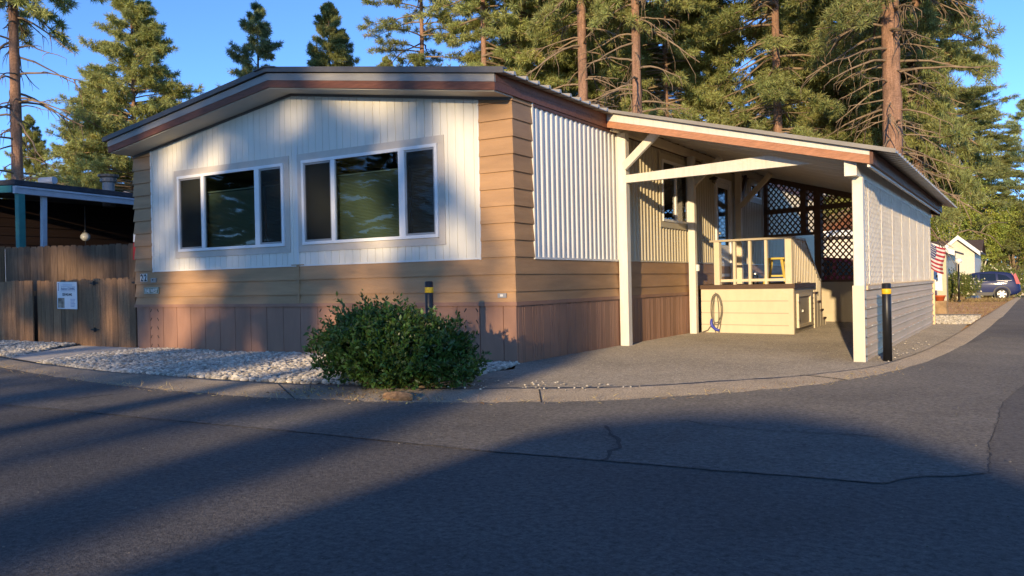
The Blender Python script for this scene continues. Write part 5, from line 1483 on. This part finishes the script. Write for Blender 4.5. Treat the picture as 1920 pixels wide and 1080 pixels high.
# ------------------------------------------------------------------ vehicles
K['tyre'] = M('tyre', (0.02,0.02,0.021), .85, .2, 20)
K['rim'] = M('rim', (0.40,0.39,0.38), .4, .08, 10, metal=.6)
K['carglass'] = M('carglass', (0.012,0.014,0.016), .05, .1, 2, spec=.8)
K['plastic'] = M('plastic', (0.09,0.085,0.08), .6, .1, 10)
K['taillight'] = M('taillight', (0.45,0.015,0.02), .15, .1, 10, spec=.7)
def car(name, label, cat, loc, rotz, paint, low, cabin, glasses, wheels, W=.90, wr=.35, cladding=True, tail=None, group=None):
    """side outlines in metres, nose towards -x; built about the ground point under the middle"""
    root = thing(name, label, cat, (0,0,0), group)
    def xr(poly, z):
        X = []
        for (a, b), (c, d) in zip(poly, poly[1:]+poly[:1]):
            if (b-z)*(d-z) <= 0 and abs(b-d) > 1e-9: X.append(a+(c-a)*(z-b)/(d-b))
        return (min(X), max(X)) if len(X) > 1 else None
    def bulge(mb, poly, wf, ex):
        zs = [p[1] for p in poly]; z0, z1 = min(zs)+.003, max(zs)-.003; R = []
        n = 40; nz = 16
        for k in range(nz+1):
            z = z0+(z1-z0)*k/nz; q = xr(poly, z)
            if not q: continue
            cx, hx = (q[0]+q[1])/2, (q[1]-q[0])/2; w = wf(z); r = []
            for a in range(n):
                t = 2*math.pi*a/n; c, s_ = math.cos(t), math.sin(t)
                r.append((cx+hx*math.copysign(abs(c)**(2/ex), c), w*math.copysign(abs(s_)**(2/ex), s_), z))
            R.append(r)
        vs = [p for r in R for p in r]; m = len(R)
        mb.add(vs, [(k*n+a, k*n+(a+1)%n, (k+1)*n+(a+1)%n, (k+1)*n+a) for k in range(m-1) for a in range(n)]+[tuple(range(n-1,-1,-1)), tuple(range((m-1)*n, m*n))])
    zb = max(p[1] for p in low); zl0 = min(p[1] for p in low); zm = zl0+(zb-zl0)*.62
    wl = lambda z: W*(1-.075*abs((z-zm)/(zb-zl0))**1.6*2.2)
    z0c = min(p[1] for p in cabin); z1c = max(p[1] for p in cabin)
    wc = lambda z: W*(.93-.20*((z-z0c)/(z1c-z0c))**1.5)
    mb = MB(); bulge(mb, low, wl, 9); body = mb.build('body', paint, root, smooth=True)
    mb = MB(); bulge(mb, cabin, wc, 10); mb.build('cabin', paint, root, smooth=True)
    for s in (-1, 1):
        for g in glasses:
            mb = MB(); y = s*(W*.93)
            gg = g if s < 0 else g[::-1]
            mb.prism([(x,s*(wc(z)+.008),z) for x, z in gg], (0,s*.014,0)); mb.build('window', K['carglass'], root)
            if cladding:
                mb = MB(); zt_ = min(p[1] for p in g); xs = [p[0] for p in g]
                mb.beam((min(xs)-.03, s*(wc(zt_)+.004), zt_-.015), (max(xs)+.03, s*(wc(zt_)+.004), zt_-.015), .012, .02); mb.build('window_strip', K['rim'], root)
        for x in wheels:
            y = s*(W-.09)
            mb = MB(); n = 28
            def disc(r, y0, y1, r2=None):
                r2 = r if r2 is None else r2
                vs = [(x+r*math.cos(2*math.pi*k/n),y0,wr+r*math.sin(2*math.pi*k/n)) for k in range(n)]+[(x+r2*math.cos(2*math.pi*k/n),y1,wr+r2*math.sin(2*math.pi*k/n)) for k in range(n)]
                return vs, [(k,(k+1)%n,n+(k+1)%n,n+k) for k in range(n)]+[tuple(range(n-1,-1,-1)),tuple(range(n,2*n))]
            mb.add(*disc(wr,y-s*.11,y+s*.08)); mb.add(*disc(wr,y+s*.0801,y+s*.10,wr*.9))
            wh = mb.build('wheel', K['tyre'], root)
            mb = MB(); mb.add(*disc(wr*.66,y+s*.1005,y+s*.104)); mb.build('rim_dish', K['plastic'], wh)
            mb = MB()
            for k in range(6):
                a = k*math.pi/3; c0 = V((x,y+s*.11,wr)); mb.beam(c0, c0+V((math.cos(a)*wr*.62,0,math.sin(a)*wr*.62)), .085, .02, (0,s,0))
            mb.tube([(x+wr*.64*math.cos(2*math.pi*k/20),y+s*.108,wr+wr*.64*math.sin(2*math.pi*k/20)) for k in range(21)], .022, 6); mb.build('rim', K['rim'], wh)
            mb = MB(); a0 = [math.pi*k/14 for k in range(15)]
            mb.add([(x+r*math.cos(a),s*(W+dy),wr+.02+r*math.sin(a)) for a in a0 for r, dy in ((wr*1.13,-.04),(wr*1.13,.012),(wr*1.28,.012),(wr*1.28,-.04))],
                   [(4*i+j,4*i+j+1,4*i+5+j,4*i+4+j) for i in range(14) for j in range(3)]); mb.build('wheel_arch', K['plastic'] if cladding else paint, root)
            mb = MB(); mb.add(*disc(wr*1.14,s*(W-.25),s*(W-.02))); mb.build('arch_well', K['black_paint'], root)
        xs = [p[0] for p in low]
        if cladding:
            mb = MB(); y = s*(W+.006); mb.box(wheels[0]+wr*1.25,wheels[1]-wr*1.25,min(y,y-s*.05),max(y,y-s*.05),.28,.46); mb.build('sill', K['plastic'], root)
        if tail:
            mb = MB(); mb.prism([(x,s*(W-.10),z) for x, z in (tail if s<0 else tail[::-1])], (0,s*.09,0)); mb.build('tail_light', K['taillight'], root)
        for hx in glasses[:2]:
            x = max(p[0] for p in hx)-.12; z = min(p[1] for p in hx)-.13
            mb = MB(); mb.beam((x-.1,s*(W+.002),z),(x+.1,s*(W+.002),z),.03,.035); mb.build('door_handle', paint, root)
        mb = MB(); x = min(p[0] for p in glasses[0])+.1; z = min(p[1] for p in glasses[0])
        mb.beam((x,s*(W-.05),z+.03),(x-.03,s*(W+.17),z+.08),.10,.14,c=.03); mb.build('mirror', paint, root)
        for g in glasses[:2]:
            x = max(p[0] for p in g)+.03; mb = MB(); mb.box(x-.006,x+.006,min(s*W*.985,s*(W+.003)),max(s*W*.985,s*(W+.003)),.40,min(p[1] for p in g)-.02); mb.build('door_seam', K['black_paint'], root)
    root.location = loc; root.rotation_euler = (0,0,rotz)
    return root
blue = M('blue_paint', (0.014,0.024,0.10), .5, .06, 1.0, spec=.25, coat=.12)
low = [(-2.26,.42),(-2.28,.70),(-2.15,.88),(-1.15,1.03),(-.95,1.08),(2.05,1.12),(2.20,1.02),(2.27,.75),(2.30,.52),(2.15,.36),(1.8,.26),(-1.9,.24)]
cab = [(-1.05,1.06),(-.25,1.52),(.0,1.60),(.8,1.66),(1.55,1.60),(1.85,1.50),(2.14,1.08)]
gl = [[(-.72,1.09),(.12,1.10),(.12,1.50),(-.10,1.50)],[(.24,1.10),(1.05,1.12),(1.02,1.53),(.24,1.54)],[(1.16,1.13),(1.80,1.17),(1.55,1.40),(1.14,1.51)]]
tl = [(1.99,1.55),(2.10,1.30),(2.18,1.06),(2.24,.92),(2.03,.92),(1.98,1.12),(1.90,1.40)]
pc = at(1826,560,48.5)
car('parked_car', 'dark blue SUV parked with its tail to the road', 'car', (pc.x,pc.y+.9,gz(pc.y)), 0.10, blue, low, cab, gl, (-1.38,1.32), tail=tl)
red = M('red_paint', (0.30,0.015,0.02), .4, .05, 1.0, coat=.3)
pr = spot(1592,25)
car('parked_car', 'red car half hidden behind the brown rear lattice', 'car', (pr.x,pr.y,gz(pr.y)), math.pi-.1, red, low, cab, gl, (-1.38,1.32), tail=tl, cladding=False)
grey = M('grey_paint', (0.20,0.19,0.17), .4, .08, 1.0, coat=.5)
low2 = [(-2.5,.45),(-2.52,.95),(-2.4,1.05),(-1.0,1.12),(2.45,1.14),(2.5,1.0),(2.5,.5),(2.3,.40),(-2.3,.40)]
cab2 = [(-1.05,1.10),(-.55,1.66),(-.3,1.75),(2.0,1.75),(2.25,1.70),(2.42,1.12)]
gl2 = [[(-.75,1.16),(.15,1.16),(.15,1.62),(-.42,1.62)],[(.28,1.16),(1.05,1.16),(1.05,1.62),(.28,1.62)],[(1.2,1.16),(2.1,1.16),(2.0,1.62),(1.2,1.62)]]
pg = spot(1920,66)
car('parked_truck', 'grey boxy truck parked beyond the blue SUV at the right edge', 'truck', (pg.x+2.1,pg.y,gz(pg.y)), 0.12, grey, low2, cab2, gl2, (-1.45,1.5), W=.95, wr=.38, cladding=False)
pv = at(0,560,18.5)
vanw = M('van_white', (0.62,0.64,0.68), .35, .04, 1.0, coat=.6)
lowv = [(-2.5,.40),(-2.55,.85),(-2.3,1.05),(-1.7,1.15),(2.45,1.18),(2.5,.45),(2.3,.34),(-2.3,.34)]
cabv = [(-1.8,1.12),(-1.1,1.80),(-.8,1.92),(2.2,1.95),(2.4,1.85),(2.46,1.16)]
glv = [[(-1.45,1.2),(-.45,1.2),(-.45,1.75),(-1.0,1.75)],[(-.3,1.2),(.9,1.2),(.9,1.75),(-.3,1.75)],[(1.05,1.2),(2.2,1.2),(2.15,1.75),(1.05,1.75)]]
car('parked_van', 'white van just showing past the left end of the board fence', 'van', (pv.x-2.33,pv.y+.9,0), 0.0, vanw, lowv, cabv, glv, (-1.5,1.45), W=.95, cladding=False)

# ------------------------------------------------------------------ far right: houses, lamp post, flag, stump
def house(name, label, p, w, d, h, rise, wallm, roofm, eave=.35, ridge='x', win=()):
    """p: front left corner on the ground; the front faces -y"""
    root = thing(name, label, 'house', p)
    x, y, z = p
    mb = MB(); mb.box(x,x+w,y,y+d,z-.3,z+h)
    if ridge == 'y':
        mb.prism([(x,y,z+h),(x+w,y,z+h),(x+w/2,y,z+h+rise)], (0,d,0))
    else:
        mb.prism([(x,y,z+h),(x,y+d,z+h),(x,y+d/2,z+h+rise)][::-1], (w,0,0))
    mb.build('wall', wallm, root)
    mb = MB(); t = .12
    if ridge == 'y':
        for s in (-1, 1):
            ex = x+w/2+s*(w/2+eave); ez = z+h-rise*eave/(w/2)
            mb.hexa([(x+w/2,y-eave,z+h+rise+.01),(ex,y-eave,ez+.01),(ex,y+d+eave,ez+.01),(x+w/2,y+d+eave,z+h+rise+.01),(x+w/2,y-eave,z+h+rise+t),(ex,y-eave,ez+t),(ex,y+d+eave,ez+t),(x+w/2,y+d+eave,z+h+rise+t)])
    else:
        for s in (-1, 1):
            ey = y+d/2+s*(d/2+eave); ez = z+h-rise*eave/(d/2)
            mb.hexa([(x-eave,y+d/2,z+h+rise+.01),(x-eave,ey,ez+.01),(x+w+eave,ey,ez+.01),(x+w+eave,y+d/2,z+h+rise+.01),(x-eave,y+d/2,z+h+rise+t),(x-eave,ey,ez+t),(x+w+eave,ey,ez+t),(x+w+eave,y+d/2,z+h+rise+t)])
    mb.build('roof', roofm, root)
    mb = MB(); e = eave+.03
    if ridge == 'y':
        for s in (-1, 1):
            ex = x+w/2+s*(w/2+eave+.02); ez = z+h-rise*(eave+.02)/(w/2); q = y-eave-.02
            mb.prism([(x+w/2,q,z+h+rise-.14),(ex,q,ez-.14),(ex,q,ez+t+.02),(x+w/2,q,z+h+rise+t+.02)][::(1 if s<0 else -1)], (0,-.04,0))
    else:
        ez = z+h-rise*(eave)/(d/2); mb.box(x-eave-.02,x+w+eave+.02,y-eave-.05,y-eave-.005,ez-.10,ez+t)
    mb.build('fascia', K['white_paint'], root)
    for (a, b, c, e2) in win:
        mb = MB(); mb.box(x+a-.06,x+b+.06,y-.05,y-.002,z+c-.06,z+e2+.06); f = mb.build('window', K['trim_beige'], root)
        mb = MB(); mb.box(x+a,x+b,y-.06,y-.051,z+c,z+e2); mb.build('pane', K['carglass'], f)
    return root
K['far_white'] = M('far_white', (0.66,0.62,0.52), .6, .05, 1.0, (4,4,.2))
K['far_cream'] = M('far_cream', (0.58,0.50,0.33), .6, .05, 1.0)
K['brown_roof'] = M('brown_roof', (0.13,0.085,0.06), .9, .2, 3.0)
K['far_shingle'] = M('far_shingle', (0.075,0.07,0.068), .9, .2, 3.0)
K['terracotta'] = M('terracotta', (0.42,0.17,0.085), .8, .15, 2.0, (8,1,8))
K['pale_wall'] = M('pale_wall', (0.72,0.68,0.60), .6, .06, 1.0, (8,8,.3))
K['blue_rib'] = M('blue_rib', (0.13,0.15,0.20), .6, .1, 1.0)
h0 = at(1799.5,442,55); zl = gz(h0.y)
house('gabled_house', 'white gabled house wing with grey shingled roof beyond the flag', (h0.x-1.02,h0.y,zl), 1.85, 9, 3.25, .80, K['far_white'], K['far_shingle'], .32, 'y', [(.42,.82,1.75,2.65)])
house('long_house', 'long white house with brown roof behind the gabled wing', (h0.x-7.0,h0.y+4.2,zl), 7.7, 6, 3.2, .8, K['far_white'], K['brown_roof'], .4, 'x')
q = at(1752,470,45); house('cream_house', 'cream house with brown eave partly hidden behind the lattice wall', (q.x-4.0,q.y,gz(q.y)), 4.55, 7, 2.75, .9, K['far_cream'], K['brown_roof'], .42, 'y')
q = at(1884,490,88); house('low_shed', 'low grey-brown shed with pale eave behind the grey truck', (q.x-.6,q.y,gz(q.y)-.5), 8, 6, 2.7, .5, K['trim_beige'], K['far_shingle'], .5, 'x', [(.5,1.9,1.2,2.3)])
# seen through the rear lattice
q = spot(1585,31); house('pale_house', 'pale house with terracotta fascia seen through the brown lattice', (q.x-4.9,q.y,q.z), 5.9, 6, 2.85, .75, K['pale_wall'], K['terracotta'], .5, 'x', [(1.2,2.0,1.0,1.9)])
q = spot(1455,30); house('blue_grey_shed', 'blue-grey ribbed shed seen through the opening behind the deck', (q.x-2.2,q.y,q.z), 2.9, 3, 2.3, .4, K['blue_rib'], K['gutter'], .25, 'x')
q = spot(1480,42); house('white_barn', 'pale ribbed building high behind the upper rear lattice', (q.x-5,q.y,q.z), 7.6, 7, 3.9, 1.2, K['pale_wall'], K['gutter'], .3, 'x')

g0 = spot(1797.6,43.5); lp = thing('lamp_post', 'black garden lamp post with white globe in front of the blue SUV', 'lamp post', g0)
mb = MB(); mb.tube([g0+V((0,0,-.1)), g0+V((0,0,1.95))], .045, 10); mb.lathe(g0+V((0,0,-.02)),[(.10,0),(.09,.08),(.05,.12)],12); mb.build('pole', K['black'], lp, smooth=True)
mb = MB(); mb.lathe(g0+V((0,0,1.95)),[(.05,0),(.07,.03),(.15,.10),(.17,.17),(.15,.25),(.08,.31),(0,.33)],16); mb.build('globe', M('globe_white', (.85,.83,.78), .3, .02), lp, smooth=True)

s0_ = V((3.25,14.3,-.04)); sp_ = thing('tree_stump', 'sawn tree stump holding an orange pot at the end of the carport wall', 'stump', s0_)
mb = MB(); n = 20; prof = [(.24,0),(.205,.08),(.195,.2),(.20,.36)]
vs = [(s0_.x+r*math.cos(2*math.pi*k/n)*(1+.07*math.sin(5*k)),s0_.y+r*math.sin(2*math.pi*k/n)*(1+.07*math.sin(5*k)),s0_.z+z) for r,z in prof for k in range(n)]
mb.add(vs, [(i*n+k,i*n+(k+1)%n,(i+1)*n+(k+1)%n,(i+1)*n+k) for i in range(3) for k in range(n)]+[tuple(range(3*n,4*n))]); mb.build('wood', M('stump', (.33,.21,.10), .9, .35, 6, bump=.4, bscale=20), sp_)
c = s0_+V((.02,0,.361)); po = thing('flower_pot', 'orange pot standing on the tree stump', 'pot', c)
mb = MB(); mb.lathe(c,[(.09,0),(.12,.10),(.14,.105),(.14,.13),(.11,.13),(.10,.11),(0,.10)],16); mb.build('pot', M('orange_pot', (.55,.11,.03), .6, .1), po, smooth=True)
f0 = V((3.07,14.05,-.04)); fp = thing('flag_pole', 'thin dark pole flying a striped flag with starred blue canton', 'flag', f0)
mb = MB(); mb.tube([f0, f0+V((0,0,1.95))], .022, 8); mb.build('pole', K['black'], fp)
fm = [M('flag_red', (.34,.03,.045), .8, .05), M('flag_white', (.58,.55,.51), .8, .04), M('flag_blue', (.035,.05,.15), .8, .05)]
def FP(s, t):   # s 0..1 along the hanging hoist, t 0..1 along the fly; the cloth hangs in diagonal folds
    w = .035*math.sin(t*9+s*2)*(.3+t)
    return f0+V((.0+.36*t-.05*t*s+.02*math.sin(s*7), -.04+w, 1.80-.62*s-.34*t+.16*t*t))
mb = MB(); ns, nt_ = 26, 18
for i in range(ns):
    for j in range(nt_):
        s, t = i/ns, j/nt_
        st_ = int(s*13); mb.mi = 2 if (s < 7/13 and t < .42) else (0 if st_ % 2 == 0 else 1)
        a = [FP(s,t),FP(s+1/ns,t),FP(s+1/ns,t+1/nt_),FP(s,t+1/nt_)]; b = [p+V((0,.004,0)) for p in a]
        mb.hexa(a+b)
mb.mi = 1
for r in range(6):
    for k in range(5):
        p = FP((r+.6)/13*1.1, .04+k*.08+(r%2)*.035); mb.box(p.x-.009,p.x+.009,p.y-.006,p.y-.001,p.z-.009,p.z+.009)
mb.build('cloth', fm, fp)
b0 = V((3.12,14.9,-.05)); bd = thing('notice_board', 'small white board on a stake behind the stump', 'sign', b0)
mb = MB(); mb.hexa([tuple(b0+V(p)) for p in ((-.03,0,.62),(.17,0,.60),(.17,.015,.60),(-.03,.015,.62),(-.02,0,1.10),(.16,0,1.08),(.16,.015,1.08),(-.02,.015,1.10))]); mb.build('board', K['white_paint'], bd)
mb = MB(); mb.tube([b0+V((.05,.03,0)), b0+V((.05,.03,1.0))], .012, 6); mb.build('stake', K['steel'], bd)
mb = MB(); mb.box(b0.x+.03,b0.x+.07,b0.y-.004,b0.y-.001,b0.z+.93,b0.z+1.0); mb.box(b0.x+.03,b0.x+.06,b0.y-.004,b0.y-.001,b0.z+.83,b0.z+.88); mb.build('mark', K['plastic'], bd)
# dry grass at the road edge
m = 2600; p = np.stack([RNG.uniform(-1.5,4.2,m), RNG.uniform(42,49,m), np.zeros(m)],1); p[:,2] = [gz(y) for y in p[:,1]]
dd = RNG.normal(0,.35,(m,3)); dd[:,2] = 1; dd /= np.linalg.norm(dd,axis=1,keepdims=True)
v, f = leaves_np(p, dd, .22, 2, .1, .12); tag(np_mesh('dry_grass', v, f, K['straw']), 'dry straw-coloured grass around the lamp post', 'grass', kind='stuff')
m = 5000; p = np.stack([RNG.uniform(-2,4.2,m), RNG.uniform(13,44,m), np.zeros(m)],1); p[:,2] = [gz(y)-.01 for y in p[:,1]]
dd = RNG.normal(0,.8,(m,3)); dd[:,2] = .25; dd /= np.linalg.norm(dd,axis=1,keepdims=True)
v, f = leaves_np(p, dd, .12, 1, .02, .10); tag(np_mesh('pine_needles', v, f, K['straw']), 'fallen brown pine needles on the bare ground', 'needle litter', kind='stuff')

# distant burnt hillside on the left
mb = MB(); cs = []
nx, ny = 40, 8
hc = at(100,330,900)
dirx = V((RT.x,RT.y,0)); diry = V((FW.x,FW.y,0)).normalized()
vs = []
for j in range(ny):
    for i in range(nx):
        s = (i/(nx-1)-.5)*1500; t = j/(ny-1)
        hgt = (70+90*t+22*math.sin(s*.006+1)+10*math.sin(s*.021)+6*math.sin(s*.05))*math.sin(min(1,t*1.25)*math.pi/2)*(1 if t < 1 else .98)
        p = V((hc.x,hc.y,0))+dirx*(s-160)+diry*(t*500)
        vs.append((p.x,p.y,-6+hgt))
mb.add(vs, [(j*nx+i,j*nx+i+1,(j+1)*nx+i+1,(j+1)*nx+i) for j in range(ny-1) for i in range(nx-1)])
tag(mb.build('hill', K['hill'], smooth=True), kind='structure')
# ------------------------------------------------------------------ behind the camera: what throws the shadows on the road and the front
SUN = V((1.0,-4.8,0.83)).normalized()     # towards the sun
ng = thing('neighbour_home', 'narrow cream mobile home across the road with low curved roof', 'house', (7.7,-28,0))
mb = MB(); YN = -22
out = [(6.16,0),(6.13,2.9),(6.2,3.12),(6.45,3.22),(7.0,3.32),(7.7,3.37),(8.2,3.32),(8.7,3.17),(9.15,2.98),(9.6,2.78),(9.95,2.6),(10.0,0)]
mb.prism([(x,YN,z) for x, z in out], (0,-11,0)); mb.build('wall', K['cream_metal'], ng)
mb = MB()
for (a,b),(c,d) in zip(out[1:-2],out[2:-1]): mb.prism([(a,YN+.02,b+.004),(c,YN+.02,d+.004),(c,YN+.02,d+.034),(a,YN+.02,b+.034)],(0,-11.1,0))
mb.build('roof', K['roof_metal'], ng)
mb = MB(); mb.box(7.0,8.6,YN+.003,YN+.04,1.4,2.4); w = mb.build('window', K['vinyl'], ng)
mb = MB(); mb.box(7.06,8.54,YN+.041,YN+.05,1.46,2.34); mb.build('pane', K['carglass'], w)
GS = 'pines across the road behind the viewer'
SH = [
 # kind, x, y, rotation, scale, label
 ('TALL', -11.5, -52, .5, (1.0,1.0,.945), 'tallest pine across the road'),
 ('HIGH', 1.8, -48, 2.2, (.9,.9,1.0), 'high-crowned pine across the road, right of the tallest'),
 ('HIGH', 6.4, -53, 3.4, (.85,.85,1.06), 'high-crowned pine across the road between two others'),
 ('HIGH', -2.5, -51, .7, (1.0,1.0,1.02), 'high-crowned pine next to the tallest across the road'),
 ('HIGH', 9.4, -50, 5.0, (.42,.42,.94), 'narrow high-crowned pine across the road beside the narrow home'),
 ('THIN', 3.8, -40, 1.2, (.55,.55,.44), 'short open pine across the road, nearest the lane'),
 ('CONE', 9.05, -42, 0.5, (.19,.19,.52), 'slender young pine across the road behind the narrow home'),
 ('CONE', 6.7, -42, 1.7, (.14,.14,.48), 'second slender young pine across the road'),
 ('CONE', 5.4, -43, 2.9, (.20,.20,.48), 'third slender young pine across the road'),
 ('HIGH', 8.6, -57, 1.0, (.62,.62,1.22), 'thin high-crowned pine across the road, farthest of its kind'),
 ('HIGH', 4.6, -56, 4.0, (.36,.36,1.15), 'thinnest high-crowned pine across the road'),
 ('TALL', -18.0, -46, 2.9, (1.0,1.0,.72), 'bare-trunked pine across the road, left of the tallest'),
 ('FULL', 1.8, -60, 4.2, (.62,.62,.80), 'full pine across the road, farther back than the open ones'),
 ('FULL', -5.5, -60, 1.2, (.9,.9,.80), 'broad full pine well back across the road'),
 ('FULL', -27, -31, 1.0, (.8,.8,.52), 'low pine far left behind the viewer, first of the row'),
 ('FULL', -23.5, -35, 4.0, (.8,.8,.52), 'low pine far left behind the viewer, closest to the tallest'),
 ('FULL', -33, -28, 2.0, (1.2,1.2,.6), 'second pine far left behind the viewer'),
 ('FULL', -40, -24, 3.0, (1.2,1.2,.65), 'third pine far left behind the viewer'),
 ('FULL', -47, -33, 5.0, (1.3,1.3,.8), 'pine far left behind the viewer, beyond the third'),
 ('FULL', -54, -26, 0.3, (1.3,1.3,.9), 'pine at the far left end of the row behind the viewer'),
 ('FULL', -44, -42, 1.3, (1.3,1.3,.75), 'rearmost pine far left behind the viewer'),
]
for kind, x, y, r, s, lab in SH: plant(kind, (x,y,0), r, s, lab, GS)

# ------------------------------------------------------------------ light, sky, camera
w = bpy.data.worlds.new('World'); SC.world = w; w.use_nodes = True
nt = w.node_tree; bg = nt.nodes['Background']
sky = nt.nodes.new('ShaderNodeTexSky'); sky.sky_type = 'NISHITA'; sky.sun_disc = False
sky.sun_elevation = math.asin(SUN.z); sky.sun_rotation = math.atan2(SUN.x, SUN.y)
sky.altitude = 900; sky.air_density = 0.50; sky.dust_density = 0.0; sky.ozone_density = 3.6
nt.links.new(sky.outputs[0], bg.inputs[0]); bg.inputs[1].default_value = 0.15
ld = bpy.data.lights.new('sun', 'SUN'); ld.energy = 2.25; ld.angle = math.radians(0.5); ld.color = (1.0,0.76,0.45)
lo_ = bpy.data.objects.new('sun', ld); COL.objects.link(lo_); lo_.rotation_euler = SUN.to_track_quat('Z','Y').to_euler()
cd = bpy.data.cameras.new('camera'); cam = bpy.data.objects.new('camera', cd); COL.objects.link(cam)
cd.sensor_width = 36; cd.sensor_fit = 'HORIZONTAL'; cd.lens = F_PX/1920*36; cd.clip_start = .05; cd.clip_end = 6000
# roll: rotate the camera's right and up axes about the viewing axis
r2 = RT*math.cos(ROLL)-UP*math.sin(ROLL)
u2 = UP*math.cos(ROLL)+RT*math.sin(ROLL)
m = Matrix((r2, u2, -FW)).transposed().to_4x4(); m.translation = CAM
cam.matrix_world = m
SC.camera = cam
SC.view_settings.view_transform = 'Standard'; SC.view_settings.look = 'None'; SC.view_settings.exposure = 1.40; SC.view_settings.gamma = 1.0
SC.cycles.max_bounces = 8; SC.cycles.transparent_max_bounces = 16
SC.cycles.use_denoising = True
